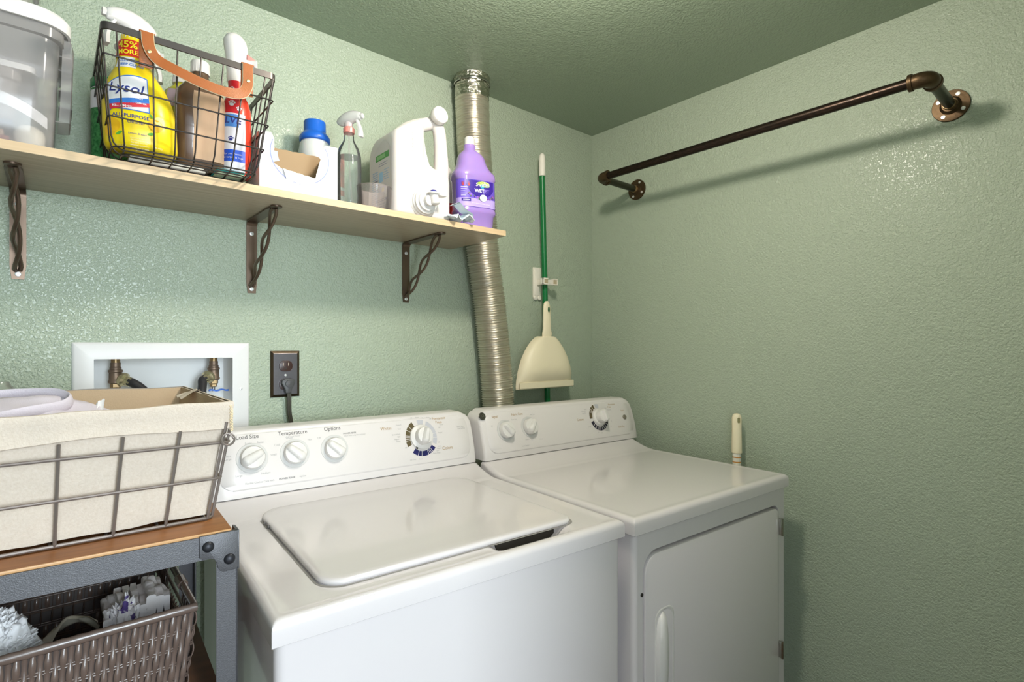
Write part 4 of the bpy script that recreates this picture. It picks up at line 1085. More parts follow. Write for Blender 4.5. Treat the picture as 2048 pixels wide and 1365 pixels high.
b = Body(-.030, 1.247, [(1.600, .014, .014), (1.603, .020, .020), (1.625, .0215, .0215), (1.633, .019, .019), (1.640, .012, .012)]); obj('jar_body', b.mesh(), mat('cream_jar', '#e3dccb', .4), t)
t = thing('navy_case', 'flat navy case lying in the large clear bin', 'case', (-.12, 1.27, 1.645))
obj('case', MB().bx((-.26, 1.225, 1.632), (-.050, 1.30, 1.6405), .002), mat('navy_case_plastic', '#3f5068', .5), t)
t = thing('card_stack', 'stack of red and brown cards lying under the navy case', 'cards', (-.12, 1.27, ST))
mb = MB(); mb.bx((-.22, 1.222, 1.600), (-.055, 1.31, 1.612), .001, m=0); mb.bx((-.21, 1.224, 1.6125), (-.062, 1.31, 1.622), .001, m=1); mb.bx((-.24, 1.23, 1.6225), (-.075, 1.30, 1.631), .001, m=2)
obj('cards', mb, [mat('card_red', '#9a4a3e', .5), mat('card_brown', '#b08a72', .5), mat('card_white', '#cfc9c6', .5)], t)
t = thing('folded_leaflet', 'folded printed leaflet leaning inside the large clear bin', 'leaflet', (-.03, 1.24, 1.64))
mb = MB(); R = [[(-.075+.068*u, 1.226+.006*v, 1.668+.022*v-.022*u*u-.010*u) for v in (0, .5, 1)] for u in [k/8 for k in range(9)]]; mb.grid(R); obj('leaflet_sheet', mb, 'paper', t)

# ------------------------------------------------------------------ black wire basket
t = thing('black_wire_basket', 'black wire basket with tan leather handles, full of cleaning bottles on the shelf', 'basket', (.19, 1.28, ST))
K0 = (.078, .309, 1.136, 1.405); K1 = (.062, .339, 1.122, 1.450); KZ0, KZ1 = ST+.005, 1.800
def kr(z):
    q = (z-KZ0)/(KZ1-KZ0); return [lerp(a, b_, q) for a, b_ in zip(K0, K1)]
mb = MB(); x0, x1, y0, y1 = kr(KZ1)
R = []
for g, z in ((-.0015, KZ1-.006), (.0015, KZ1-.006), (.0015, KZ1+.006), (-.0015, KZ1+.006)): R.append([(x, y, z) for x, y in rrect(x0-g, y0-g, x1+g, y1+g, .012, 6)])
mb.rings(R+[R[0]], cap0=False, cap1=False); obj('rim', mb, 'rimk', t)
mb = MB()
for z in (1.752, 1.701, 1.652):
    a0, a1, b0, b1 = kr(z); g = .003; mb.tube([(x, y, z) for x, y in rrect(a0-g, b0-g, a1+g, b1+g, .004, 3)], .0015, 8, closed=True)
a0, a1, b0, b1 = kr(KZ0)
mb.tube([(x, y, KZ0+.004) for x, y in rrect(a0-.001, b0-.001, a1+.001, b1+.001, .02, 5)], .0015, 8, closed=True)
mb.tube([(x, y, KZ0-.002) for x, y in rrect(a0+.014, b0+.016, a1-.014, b1-.016, .02, 5)], .0015, 8, closed=True)
def uwire(fx, along):
    P = []
    for side in (0, 1):
        Z = [KZ1-.004+(KZ0+.022-KZ1+.004)*k/8 for k in range(9)]
        seg = []
        for z in Z:
            q = kr(z); seg.append((lerp(q[0], q[1], fx), q[2+side], z) if along == 'y' else (q[side], lerp(q[2], q[3], fx), z))
        q = kr(KZ0); s_ = 1 if side == 0 else -1
        for a in (25, 50, 75, 90):
            r_ = .018; da = r_*(1-math.cos(math.radians(a))); dz = r_*math.sin(math.radians(a))
            seg.append((lerp(q[0], q[1], fx), q[2+side]+s_*da, KZ0+.0185-dz) if along == 'y' else (q[side]+s_*da, lerp(q[2], q[3], fx), KZ0+.0185-dz))
        P += seg if side == 0 else seg[::-1]
    mb.tube(P, .0014, 7)
for k in range(7): uwire((k+.9)/7.4 if k else .07, 'y')
uwire(.985, 'y')
for k in range(9): uwire(.03+.94*k/8, 'x')
obj('wire_grid', mb, 'wirek', t)
for side, ya in ((0, K1[2]), (1, K1[3])):
    s_ = -1 if side == 0 else 1
    mb = MB(); hm = MB()
    def strap(P, w_=.0088, th=.0016):
        P = catmull(P, 8); R = []; E = [[], []]
        for i, p in enumerate(P):
            d = (P[min(i+1, len(P)-1)]-P[max(0, i-1)]).normalized(); n = Vector((0, s_, 0)); wv = d.cross(n).normalized()
            n2 = wv.cross(d)
            R.append([p+wv*w_+n2*th, p-wv*w_+n2*th, p-wv*w_-n2*th, p+wv*w_-n2*th]); E[0].append(p+wv*w_); E[1].append(p-wv*w_)
        mb.rings(R)
        for e_ in E: hm.tube(e_, .0009, 5)
    xl, xr = .1245, .2865; zR = KZ1
    yo = ya+s_*.004
    strap([(xl, yo, zR+.007), (xl+.003, yo, zR-.018), (xl+.016, yo-.000, zR-.036), (xl+.048, yo+s_*.004, zR-.048), ((xl+xr)/2, yo+s_*.006, zR-.057), (xr-.042, yo+s_*.005, zR-.061), (xr-.012, yo+s_*.002, zR-.054), (xr-.001, yo, zR-.036), (xr, yo, zR-.015), (xr, yo, zR+.007)])
    for xx in (xl, xr):
        mb.bx((xx-.0115, min(ya-s_*.004, yo), zR+.0062), (xx+.0115, max(ya-s_*.004, yo), zR+.0085), .0006)
        mb.bx((xx-.011, ya-s_*.0035-.001, zR-.052), (xx+.011, ya-s_*.0035+.001, zR+.0075), .0006)
    h_ = obj('leather_handle', mb, 'leather', t, ang=50)
    hm2 = obj('piping', hm, 'stitch', h_)
    for xx in (xl+.003, xr): obj('rivet', MB().lathe([(.0032, 0), (.003, .0012), (.001, .0018)], axis((xx, yo+s_*.0016, zR-.026), (0, s_, 0)), 16), 'brassr', h_)

# things inside the wire basket
BS = ST+.019
t = thing('folded_cloth', 'folded white cloth under the bottles in the black wire basket', 'cloth', (.16, 1.26, ST+.006))
mb = MB()
for k in range(2): mb.box((.168, 1.285, ST+.0095+k*.0056), (.125-.004*k, .17-.006*k, .0052), .0022, 3)
obj('cloth_folds', mb, mat('white_cloth', '#d9d6d0', .9), t)
t = thing('teal_sponge', 'teal and pale green sponge under the red bottle in the wire basket', 'sponge', (.265, 1.24, ST+.006))
mb = MB(); mb.box((.272, 1.240, ST+.0100), (.050, .12, .007), .002, m=0); mb.box((.272, 1.240, ST+.0162), (.050, .12, .0050), .0015, m=1)
obj('sponge_pad', mb, ['palegreen', 'teal'], t)

t = thing('yellow_spray_bottle', 'yellow all purpose cleaner spray bottle in the black wire basket', 'spray bottle', (.125, 1.205, BS), 0)
b = Body(.1255, 1.200, [(BS+.001, .047, .036, 2.4), (BS+.004, .053, .041, 2.4), (BS+.012, .0565, .044, 2.4), (BS+.05, .0570, .0445, 2.4, -.002), (BS+.085, .0555, .0435, 2.3, -.004), (BS+.105, .051, .041, 2.3, -.006), (BS+.125, .0435, .037, 2.2, -.008), (BS+.140, .0355, .032, 2.1, -.010), (BS+.152, .0295, .0275, 2, -.011), (BS+.163, .0265, .0255, 2, -.012), (BS+.175, .0245, .024, 2, -.013), (BS+.196, .022, .022, 2, -.014), (BS+.204, .0175, .0175, 2, -.0145), (BS+.212, .0165, .0165, 2, -.015)], -6)
obj('bottle_body', b.mesh(), 'yellow', t, ang=50)
mb = MB(); b.patch(mb, BS+.168, BS+.200, 0, 359.9, .0008, 0, 6, 40)
for k in range(6):
    pass
LA = -111
f = b.map(LA-14, BS+.184, .0016); put_text(mb, '45%', .0175, f, x=.004, y=.005, m=1, bold=.02); put_text(mb, 'MORE', .0115, f, x=.004, y=-.0085, m=1, bold=.02)
obj('neck_band', mb, [mat('red_band', '#cf2a23', .35), mat('yellow_ink', '#f3e22e', .4)], t)
mb = MB(); b.patch(mb, BS+.146, BS+.166, -158, -92, .0007, 0, 5, 14)
f = b.map(LA, BS+.155, .0014); put_text(mb, 'KILLS GERMS', .0068, f, x=.002, y=.0045, m=2, bold=.01); put_text(mb, 'DEEP CLEAN', .0068, f, x=.002, y=-.0035, m=2, bold=.01)
# arched white brand panel
f = b.map(LA, BS+.090, .0009); f2 = b.map(LA, BS+.090, .0014); f3 = b.map(LA, BS+.090, .0019); f4 = b.map(LA, BS+.090, .0024)
def arch(w_, y0, yk, rise): 
    return None
def panel(fn, xa, xb, lo, hi, m, n=18, ny=6):
    mb.grid([[fn(lerp(xa, xb, i/n), lerp(lo(lerp(xa, xb, i/n)), hi(lerp(xa, xb, i/n)), j/ny)) for i in range(n+1)] for j in range(ny+1)], m)
top = lambda x: .0385-.014*((x-.012)/.040)**2
panel(f, -.036, .026, lambda x: -.0255-.10*(x+.036)*0-.004*(x < -.03), lambda x: top(x)+.0025, 2)
panel(f2, -.034, .0245, lambda x: -.024, lambda x: top(x), 0)
panel(f3, -.036, .026, lambda x: -.019+.010*((x+.036)/.062), lambda x: -.011+.012*((x+.036)/.062)-.0, 2)
panel(f3, -.036, .026, lambda x: -.0285+.014*((x+.036)/.062), lambda x: -.0185+.011*((x+.036)/.062), 3)
put_text(mb, 'Lysol', .0245, f4, x=-.0075, y=.013, m=4, shear=.25, bold=.006)
put_text(mb, 'KILLS 99.9%', .0058, f4, x=-.013, y=-.0205, m=0, bold=.02); put_text(mb, 'DAILY', .0038, f4, x=.012, y=-.003, m=0, bold=.02); put_text(mb, 'CLEANER', .0036, f4, x=.014, y=-.011, m=0, bold=.02)
put_text(mb, 'ALL PURPOSE', .0090, f2, x=-.002, y=-.036, m=4, bold=.012); put_text(mb, 'cleaner', .0092, f2, x=.006, y=-.0455, m=4)
put_text(mb, 'Lemon Breeze', .0045, f2, x=.006, y=-.066, m=4, shear=.2)
for (x, y, r, rot, m) in ((-.030, -.054, .012, 0, 5), (-.036, -.064, .010, 0, 5), (.034, -.045, .011, 0, 5), (.040, -.036, .008, 0, 6), (-.020, -.068, .0055, .6, 7), (.026, -.062, .0055, .3, 7), (.028, -.030, .0045, -.9, 7)):
    ell(mb, x, y, r, r*(1 if m in (5, 6) else .4), f2 if m != 7 else f3, m, rot=rot)
for k in range(6): put_text(mb, ('Contains no bleach', 'Disinfects surfaces', 'See back panel for', 'additional statements', 'Keep out of reach', 'of children')[k], .0032, f2, x=.008, y=-.074-.0038*k, m=8)
put_text(mb, '32 FL OZ', .0042, f2, x=-.020, y=-.088, m=8); put_text(mb, '(946 mL)', .0042, f2, x=.034, y=-.084, m=8)
obj('front_label', mb, ['paper', 'navy', mat('label_blue', '#3a78c9', .4), mat('label_red', '#cc3340', .4), mat('logo_navy', '#2d3c86', .4), mat('lemon', '#f0b81e', .4), mat('blossom', '#f7ec8e', .5), mat('leaf', '#5aa83a', .5), mat('gold_ink', '#fdf3c0', .5)], t)
sprayer(t, Vector((.1255-.0148, 1.201, BS+.213)), 190, .98, r=.0165)

t = thing('brown_bottle', 'brown plastic bottle with white cap in the wire basket, tan label', 'bottle', (.226, 1.24, BS))
b = Body(.2285, 1.243, [(BS, .036, .022, 3.5), (BS+.004, .042, .026, 3.8), (BS+.14, .0445, .028, 4), (BS+.158, .042, .027, 3.2), (BS+.175, .030, .023, 2.5), (BS+.187, .0185, .017, 2.1), (BS+.196, .0155, .0155, 2), (BS+.208, .0145, .0145, 2)], -4)
obj('bottle_body', b.mesh(), mat('brown_pet', '#5d4736', .25, coat=.3), t, ang=50)
mb = MB(); b.patch(mb, BS+.020, BS+.155, -122, -24, .0006, 0, 8, 16, shape=lambda q: (.02*math.sin(q*40), 1-.01*math.cos(q*44)))
obj('back_label', mb, mat('tan_label', '#c9a98a', .6, vary=(8, '#b8967a', .3), stretch=(8, 8, .6)), t)
obj('cap', MB().lathe([(.0172, BS+.200), (.0176, BS+.203), (.0172, BS+.222), (.0155, BS+.2245), (.001, BS+.2245)], Matrix.Translation((.2285, 1.243, 0)), 40, flute=(0, 2, .96)), 'white_pl', t)

t = thing('red_spray_bottle', 'red pet stain spray bottle with white domed sprayer in the wire basket', 'spray bottle', (.293, 1.235, BS))
b = Body(.2945, 1.236, [(BS, .022, .020, 2.4), (BS+.004, .0275, .0245, 2.4), (BS+.09, .0285, .0255, 2.4), (BS+.140, .0275, .025, 2.3), (BS+.158, .0235, .023, 2.1), (BS+.172, .0175, .018, 2), (BS+.190, .0155, .016, 2), (BS+.208, .0165, .0165, 2)])
obj('bottle_body', b.mesh(), mat('red_translucent_bottle', '#e2452f', .22, coat=.4), t, ang=50)
mb = MB(); b.patch(mb, BS+.112, BS+.20, -172, -92, .0006, 0, 12, 12); b.patch(mb, BS+.052, BS+.128, -172, -66, .0007, 1, 6, 12); b.patch(mb, BS+.028, BS+.052, -172, -66, .0008, 2, 3, 12); b.patch(mb, BS+.008, BS+.028, -172, -66, .0007, 1, 3, 12)
f = b.map(-120, BS+.108, .0016); put_text(mb, 'RESOLVE', .019, f, x=-.022, y=.004, m=3, shear=.15, bold=.02); f_ = b.map(-120, BS+.108, .0012); rect_on(mb, -.02, -.009, .012, .017, f_, 4)
f = b.map(-118, BS+.040, .0016)
for k, st in enumerate(('For pet messes', 'on carpet & rugs')): put_text(mb, st, .0055, f, x=0, y=.003-.007*k, m=1)
def paw(fn, x, y, s_, m):
    ell(mb, x, y-s_*.3, s_*.55, s_*.45, fn, m)
    for dx, dy in ((-.6, .25), (-.2, .6), (.25, .6), (.65, .25)): ell(mb, x+dx*s_, y+dy*s_, s_*.2, s_*.27, fn, m)
f = b.map(-118, BS+.16, .0014)
paw(f, -.004, .022, .0055, 1); paw(f, -.002, -.012, .008, 1); paw(f, .011, -.022, .006, 1); f = b.map(-118, BS+.08, .0016); paw(f, -.003, -.006, .006, 3)
obj('front_label', mb, [mat('label_deep_red', '#c3202a', .35), mat('label_silver', '#d4d1d8', .4), mat('label_royal_blue', '#1f4fc0', .35), 'navy', mat('label_mid_blue', '#4a7fc4', .4)], t)
mb = MB(); R = []
for z, rx, ry, dx in ((BS+.200, .0165, .0165, 0), (BS+.206, .0185, .018, 0), (BS+.240, .0195, .018, 0), (BS+.258, .0215, .0205, .000), (BS+.275, .0232, .0215, -.001), (BS+.288, .0220, .0205, -.003), (BS+.298, .0160, .0150, -.004), (BS+.303, .008, .008, -.005), (BS+.304, .001, .001, -.005)):
    R.append([(.2945+dx+rx*math.cos(a), 1.236+ry*math.sin(a), z) for a in [2*PI*i/32 for i in range(32)]])
mb.rings(R); mb.lathe([(.012, 0), (.010, .020), (.013, .032), (.011, .033)], axis((.300, 1.232, BS+.243), (.9, -.35, -.05)), 20)
hd = obj('domed_sprayer', mb, 'white_pl', t, ang=50)
mb = MB(); R = [[(.312+.016*u, 1.228-.005*u+s_*(.008-.002*u), BS+.262-.010*u-v*(.016-.010*u)) for v in (0, 1)] for s_, u in ((-1, 0), (-1, 1), (1, 1), (1, 0))]; mb.rings([[r[0] for r in R], [r[1] for r in R]]); obj('nozzle', mb, 'pinkred', hd)

t = thing('green_capped_canister', 'green canister with white label at the left rear of the wire basket', 'canister', (.084, 1.36, ST+.007))
b = Body(.088, 1.350, [(ST+.007, .029, .029), (ST+.009, .031, .031), (ST+.175, .031, .031), (ST+.180, .029, .029)])
mb = b.mesh(); obj('canister_body', mb, mat('dotted_green_print', '#1f6b33', .5, vary=(160, '#4f9a58', .12)), t)
mb = MB(); b.patch(mb, ST+.135, ST+.177, 0, 359.9, .0005, 0, 3, 40); obj('white_band', mb, 'paper', t)
obj('cap', MB().lathe([(.0315, ST+.178), (.0318, ST+.180), (.0318, ST+.194), (.030, ST+.197), (.001, ST+.197)], Matrix.Translation((.088, 1.350, 0)), 40), mat('green_cap', '#1e7a45', .35), t)
t = thing('lime_bottle', 'lime yellow bottle with purple label behind the brown bottle in the basket', 'bottle', (.205, 1.335, ST+.006))
b = Body(.2135, 1.335, [(ST+.020, .034, .024, 3.5), (ST+.19, .036, .026, 3.5), (ST+.205, .034, .025, 3), (ST+.222, .018, .016, 2), (ST+.235, .013, .013, 2)], 3)
obj('bottle_body', b.mesh(), mat('lime_plastic', '#c9c23a', .3), t, ang=50)
mb = MB(); b.patch(mb, ST+.168, ST+.205, -150, -105, .0006, 0); b.patch(mb, ST+.125, ST+.152, -150, -110, .0007, 1)
f = b.map(-128, ST+.138, .0013); put_text(mb, 'scrub', .008, f, y=.004, m=2); put_text(mb, 'lavender', .006, f, y=-.006, m=2)
obj('front_label', mb, [mat('label_mauve', '#cfb3bb', .5), mat('label_purple', '#8a4a86', .5), 'paper'], t)
obj('cap', MB().lathe([(.020, ST+.226), (.021, ST+.230), (.018, ST+.250), (.001, ST+.251)], Matrix.Translation((.2135, 1.335, 0)), 28), 'white_pl', t)
t = thing('white_spray_bottle', 'hazy white spray bottle standing behind the yellow one in the basket', 'spray bottle', (.125, 1.36, ST+.006))
b = Body(.1345, 1.360, [(ST+.020, .030, .026, 2.5), (ST+.12, .036, .030, 2.5), (ST+.19, .034, .029, 2.3), (ST+.225, .022, .021, 2), (ST+.245, .013, .013, 2)])
obj('bottle_body', b.mesh(), mat('hazy_white_plastic', '#d8d6cf', .35), t, ang=50)
sprayer(t, Vector((.1345, 1.360, ST+.256)), 0, 1.0)

# ------------------------------------------------------------------ torn white box
t = thing('torn_carton', 'white cardboard carton with torn open front and pale blue ring print', 'carton', (.41, 1.25, ST))
bx0, bx1, by0, by1, bz0, bz1 = .3300, .4995, 1.2015, 1.300, ST+.0006, 1.717
def fz(x): return bz1
cut = [(.3535, bz1+.001)]+[(.3595+.0008*(k % 2), 1.708-k*.0045) for k in range(13)]
cut += [(.376, 1.645)]; right = [(.4480, 1.637)]+[(.4480+.0012*k+.0009*(k % 2), 1.640+k*.0046) for k in range(1, 17)]+[(.472, bz1+.001)]
P = [(bx0, bz0), (bx1, bz0), (bx1, bz1+.002)]+right[::-1]+cut[::-1]+[(bx0, bz1)]
Xf = frame((0, by0, 0), (1, 0, 0), (0, 0, 1))
mb = MB(); mb.prism(P, 0, .0006, Xf, m=0); mb.prism(P, -.0004, -.0001, Xf, m=1)
obj('front_panel', mb, [mat('carton_white', '#d9d7d8', .5), mat('cardboard_inside', '#a98f6e', .85)], t)
mb = MB()
for xx, o_ in ((bx0, -1), (bx1, 1)):
    mb.grid([[(xx, by0, bz0), (xx, by1, bz0)], [(xx, by0, bz1), (xx, by1, bz1)]], 0); mb.grid([[(xx-o_*.0006, by0, bz0), (xx-o_*.0006, by1, bz0)], [(xx-o_*.0006, by0, bz1), (xx-o_*.0006, by1, bz1)]], 1)
obj('side_panel', mb, ['paper', M['cardboard_inside'] if 'cardboard_inside' in M else bpy.data.materials['cardboard_inside']], t)
mb = MB(); Pb = [(bx0, bz0), (bx1, bz0), (bx1, bz1)]
Pb += [(lerp(bx1, bx0, k/30), 1.7235+.0035*noise.noise(Vector((k*.45, 1, 1)))-.004*(k/30)) for k in range(1, 30)]+[(bx0, bz1)]
Xb = frame((0, by1, 0), (1, 0, 0), (0, 0, 1)); mb.prism(Pb, 0, .0005, Xb, m=1); mb.prism(Pb, -.0006, -.0002, Xb, m=0)
obj('back_panel', mb, ['paper', bpy.data.materials['cardboard_inside']], t)
obj('carton_floor', MB().bx((bx0+.001, by0+.001, bz0), (bx1-.001, by1-.001, bz0+.001)), bpy.data.materials['cardboard_inside'], t)
mb = MB(); R = []
for dy, z0_, in ((-.0012, 1.646), (-.0045, 1.643), (-.004, 1.634), (-.0035, 1.628), (-.001, 1.623)): R.append([(lerp(.3770+(1.646-z0_)*.35, .4485-(1.646-z0_)*.25, k/12), by0+dy, z0_-.008*k/12+.0008*math.sin(k*2.2)) for k in range(13)])
mb.grid(R); mb.grid([[(p[0], by0-.0009, p[2]) for p in R[0]], R[0]]); obj('torn_flap', mb, 'paper', t, ang=80)
mb = MB()
def fp(x, y): return Vector((.4155+x, by0-.0010, 1.680+y))
def inring(a, r0, r1, m):
    n = 40; xs = []
    for k in range(n):
        t0, t1 = lerp(a[0], a[1], k/n), lerp(a[0], a[1], (k+1)/n)
        q = [(r*math.cos(math.radians(u)), r*.95*math.sin(math.radians(u))) for r, u in ((r0, t0), (r1, t0), (r1, t1), (r0, t1))]
        if all(not (.3600-.4155+(1.71-1.68-y)*.24 < x < .4490-.4155+(y+.038)*.30 and y > -.040) for x, y in q): mb.add([fp(*p) for p in q], [[0, 1, 2, 3]], m)
inring((150, 390), .0625, .0645, 0); inring((150, 390), .049, .0625, 1); inring((150, 390), .022, .049, 2)
put_text(mb, '30 CT', .0048, lambda x, y: Vector((.486+x, by0-.001, 1.611+y)), m=3); put_text(mb, '118-102-221-10', .0048, lambda x, y: Vector((.480+x, by0-.001, 1.605+y)), m=3)
obj('ring_print', mb, [mat('lilac_line', '#8f97cf', .5), mat('ice_blue', '#b4cbe4', .5), mat('sky_print', '#8ab3dc', .5), 'print_lt'], t)

t = thing('blue_capped_bottle', 'hazy white bottle with stepped blue cap behind the torn carton', 'bottle', (.515, 1.385, ST))
b = Body(.5155, 1.385, [(ST, .030, .030), (ST+.004, .035, .035), (ST+.11, .0375, .0375, 2.2), (ST+.165, .039, .038, 2.2), (ST+.185, .0365, .036), (ST+.196, .031, .031), (ST+.200, .024, .024)])
obj('bottle_body', b.mesh(), mat('hdpe_haze', '#d3d5d2', .4, sss=.2), t, ang=50)
obj('cap', MB().lathe([(.0365, ST+.1925), (.0380, ST+.194), (.0382, ST+.203), (.0345, ST+.209), (.0290, ST+.215), (.0272, ST+.218), (.0268, ST+.243), (.0255, ST+.2455), (.001, ST+.2455)], Matrix.Translation((.5155, 1.385, 0)), 64, flute=(5, 6, .965)), 'blue', t, ang=50)
t = thing('red_white_can', 'slim red and white can behind the clear spray bottle', 'can', (.565, 1.35, ST))
b = Body(.5575, 1.350, [(ST, .019, .019), (ST+.002, .021, .021), (ST+.150, .021, .021), (ST+.158, .014, .014)]); mb = b.mesh(); b.patch(mb, ST+.03, ST+.052, 0, 359, .0005, 1, 2, 30); b.patch(mb, ST+.066, ST+.074, 0, 359, .0005, 1, 2, 30)
obj('can_body', mb, ['pinkred', 'paper'], t)
t = thing('clear_spray_bottle', 'clear spray bottle with pink collar between carton and measuring cup', 'spray bottle', (.558, 1.275, ST))
b = Body(.5585, 1.272, [(ST+.001, .020, .020), (ST+.003, .026, .026), (ST+.02, .0285, .0285), (ST+.100, .0300, .0300), (ST+.135, .0290, .0290), (ST+.155, .0240, .0240), (ST+.168, .0165, .0165), (ST+.176, .0125, .0125), (ST+.196, .0115, .0115)])
obj('bottle_body', b.mesh(n=48), C_clear, t, ang=50)
obj('water', MB().lathe([(.001, ST+.004), (.0245, ST+.005), (.0265, ST+.02), (.0280, ST+.10), (.027, ST+.134), (.001, ST+.1345)], Matrix.Translation((.5585, 1.272, 0)), 40), clear_mat('clear_water', '#f6faf7', '#dcdfda', .90, .03), t)
obj('dip_tube', MB().tube([(.5585, 1.272, ST+.195), (.560, 1.272, ST+.10), (.568, 1.272, ST+.01)], .0022, 8), C_cup, t)
sprayer(t, Vector((.5585, 1.272, ST+.205)), -62, .90, head=clear_mat('hazy_clear_head', '#ffffff', '#ffffff', .22, .15), collar='pinkred', r=.0135, trig=bpy.data.materials['hazy_clear_head'])
t = thing('measuring_cup', 'small frosted plastic measuring cup in front of the white jug', 'cup', (.611, 1.243, ST))
b = Body(.6115, 1.242, [(ST+.001, .0370, .0370), (ST+.003, .0385, .0385), (ST+.060, .0425, .0425), (ST+.0615, .0432, .0432)])
mb = MB(); mb.rings([[b.P(q[0], 2*PI*i/48, 0, q) for i in range(48)] for q in b.sec], cap0=True, cap1=False); mb.rings([[b.P(q[0]+.002*(1-k/2), 2*PI*i/48, -.0014, q) for i in range(48)] for k, q in enumerate(b.sec[1:])], cap0=True, cap1=False)
obj('cup_wall', mb, C_cup, t); obj('cup_lip', MB().tube([b.P(ST+.0612, 2*PI*i/48, -.0006) for i in range(48)], .0011, 8, closed=True), C_cup, t)

# ------------------------------------------------------------------ large white jug
t = thing('detergent_jug', 'large white detergent jug with handle and dispensing tap on the shelf', 'jug', (.735, 1.28, ST))
JW = mat('white_hdpe', '#dfd9d4', .38, sss=.1); jb = 1.3
def jsec(x, y0, y1, zt, rt, rb=.012, n=7, z0=ST+.0005):
    P = []
    for (cy_, cz, a0, r) in ((y1-rb, z0+rb, -90, rb), (y1-rt, zt-rt, 0, rt), (y0+rb*1.6, zt-rb*1.6, 90, rb*1.6), (y0+rb, z0+rb, 180, rb)):
        for k in range(n+1):
            a = math.radians(a0+90*k/n); P.append((x, cy_+r*math.cos(a), cz+r*math.sin(a)))
    return P
mb = MB(); R = []
st = [(.6505, 1.222, 1.345, 1.795, .040), (.6525, 1.214, 1.353, 1.804, .045), (.657, 1.208, 1.358, 1.811, .048), (.664, 1.2055, 1.360, 1.817, .05), (.685, 1.2055, 1.361, 1.832, .05), (.710, 1.206, 1.361, 1.848, .05), (.727, 1.209, 1.360, 1.856, .05), (.739, 1.216, 1.358, 1.852, .045), (.746, 1.228, 1.352, 1.835, .04), (.752, 1.226, 1.350, 1.790, .03), (.758, 1.216, 1.348, 1.750, .025), (.768, 1.208, 1.346, 1.737, .02), (.795, 1.2075, 1.344, 1.732, .02), (.812, 1.210, 1.340, 1.728, .02), (.820, 1.217, 1.332, 1.718, .018), (.8235, 1.228, 1.320, 1.700, .015)]
for s_ in st: R.append(jsec(*s_))
mb.rings(R)
hp = catmull([(.690, 1.268, 1.800), (.712, 1.262, 1.828), (.735, 1.258, 1.846), (.765, 1.248, 1.860), (.786, 1.240, 1.864), (.797, 1.234, 1.845), (.799, 1.229, 1.800), (.800, 1.228, 1.760), (.802, 1.230, 1.728), (.803, 1.235, 1.700)], 5)
rad = [lerp(.027, .0180, min(1, i/14)) for i in range(len(hp))]
rad = [r_ if i < 14 else lerp(.0175, .0165, 0)+(.003*smooth((i-28)/10)) for i, r_ in enumerate(rad)]
mb.tube(hp, rad, 20, flat=(1, 1))
jug = obj('jug_body', mb, JW, t, ang=60)
mb = MB(); cX = axis((.7855, 1.222, 1.877), (.02, -1, .12)); mb.lathe([(.0175, -.014), (.0178, 0), (.0225, .0005), (.0235, .002), (.0235, .014), (.0220, .017), (.001, .0175)], cX, 48, flute=(3, 4, .985)); obj('fill_cap', mb, 'white_pl', t)
mb = MB(); cX = axis((.731, 1.2075, 1.634), (0, -1, 0)); mb.lathe([(.0385, 0), (.0385, .003), (.035, .006), (.0345, .010), (.0320, .012), (.0315, .018), (.0255, .020), (.0245, .025), (.014, .026), (.013, .036), (.001, .0365)], cX, 48)
tap = obj('tap_collar', mb, 'white_pl', t, ang=40)
mb = MB(); mb.lathe([(.0115, 0), (.0115, .026), (.0095, .028)], axis((.741, 1.172, 1.652), (.15, -.1, -1)), 28); mb.lathe([(.0165, 0), (.0175, .002), (.0165, .004), (.012, .005)], axis((.741, 1.172, 1.650), (0, 0, 1)), 28); mb.bx((.741, 1.160, 1.6475), (.775, 1.184, 1.6525), .002)
obj('tap_nozzle', mb, 'white_pl', tap, ang=40)
obj('tap_button', MB().lathe([(.0095, 0), (.0095, .004), (.007, .0065), (.001, .007)], axis((.741, 1.172, 1.6545), (0, 0, 1)), 24), mat('tap_button_navy', '#3b3f8c', .3), tap)
# label on the left end face
mb = MB(); lx = .6508
def jl(u, v): # u: 0 rear .. toward front, v height
    return Vector((.6497, 1.350-u, ST+v))
Pl = [(.004, .012), (.118, .012), (.119, .150), (.112, .178), (.095, .194), (.075, .197), (.045, .185), (.020, .160), (.006, .12)]
Pl = [tuple(p)[:2] for p in catmull([(a, b_, 0) for a, b_ in Pl], 4, True)]
mb.add([jl(*p)+Vector((.0011 if 0 else 0, 0, 0)) for p in Pl], [list(range(len(Pl)))], 0)
def lab(u0, v0, u1, v1, m, o_=.0003): mb.add([jl(u, v)-Vector((o_, 0, 0)) for u, v in ((u0, v0), (u1, v0), (u1, v1), (u0, v1))], [[0, 1, 2, 3]], m)
lab(.040, .150, .112, .166, 1); lab(.046, .153, .092, .163, 2, .0005)
for k in range(2): lab(.060-.004*k, .140-.006*k, .104, .1415-.006*k, 3)
for k in range(4): lab(.022, .122-.006*k, .052, .124-.006*k, 4)
lab(.018, .098, .054, .101, 3)
for k in range(12): lab(.016, .092-.0055*k, .031+.004*(k % 2), .0937-.0055*k, 4); lab(.036, .092-.0055*k, .050+.003*((k+1) % 3), .0937-.0055*k, 3 if k % 2 else 4)
lab(.060, .092, .080, .118, 5)
for k in range(5): lab(.084, .120-.006*k, .110-.003*(k % 2), .1215-.006*k, 4)
lab(.058, .056, .098, .082, 6); 
for k in range(5): lab(.0595+.008*k, .058, .0602+.008*k, .080, 7, .0005)
lab(.074, .066, .088, .076, 8, .0006)
lab(.040, .042, .110, .048, 7); lab(.050, .0435, .095, .0465, 0, .0005); lab(.060, .034, .100, .036, 3); lab(.060, .028, .092, .030, 3)
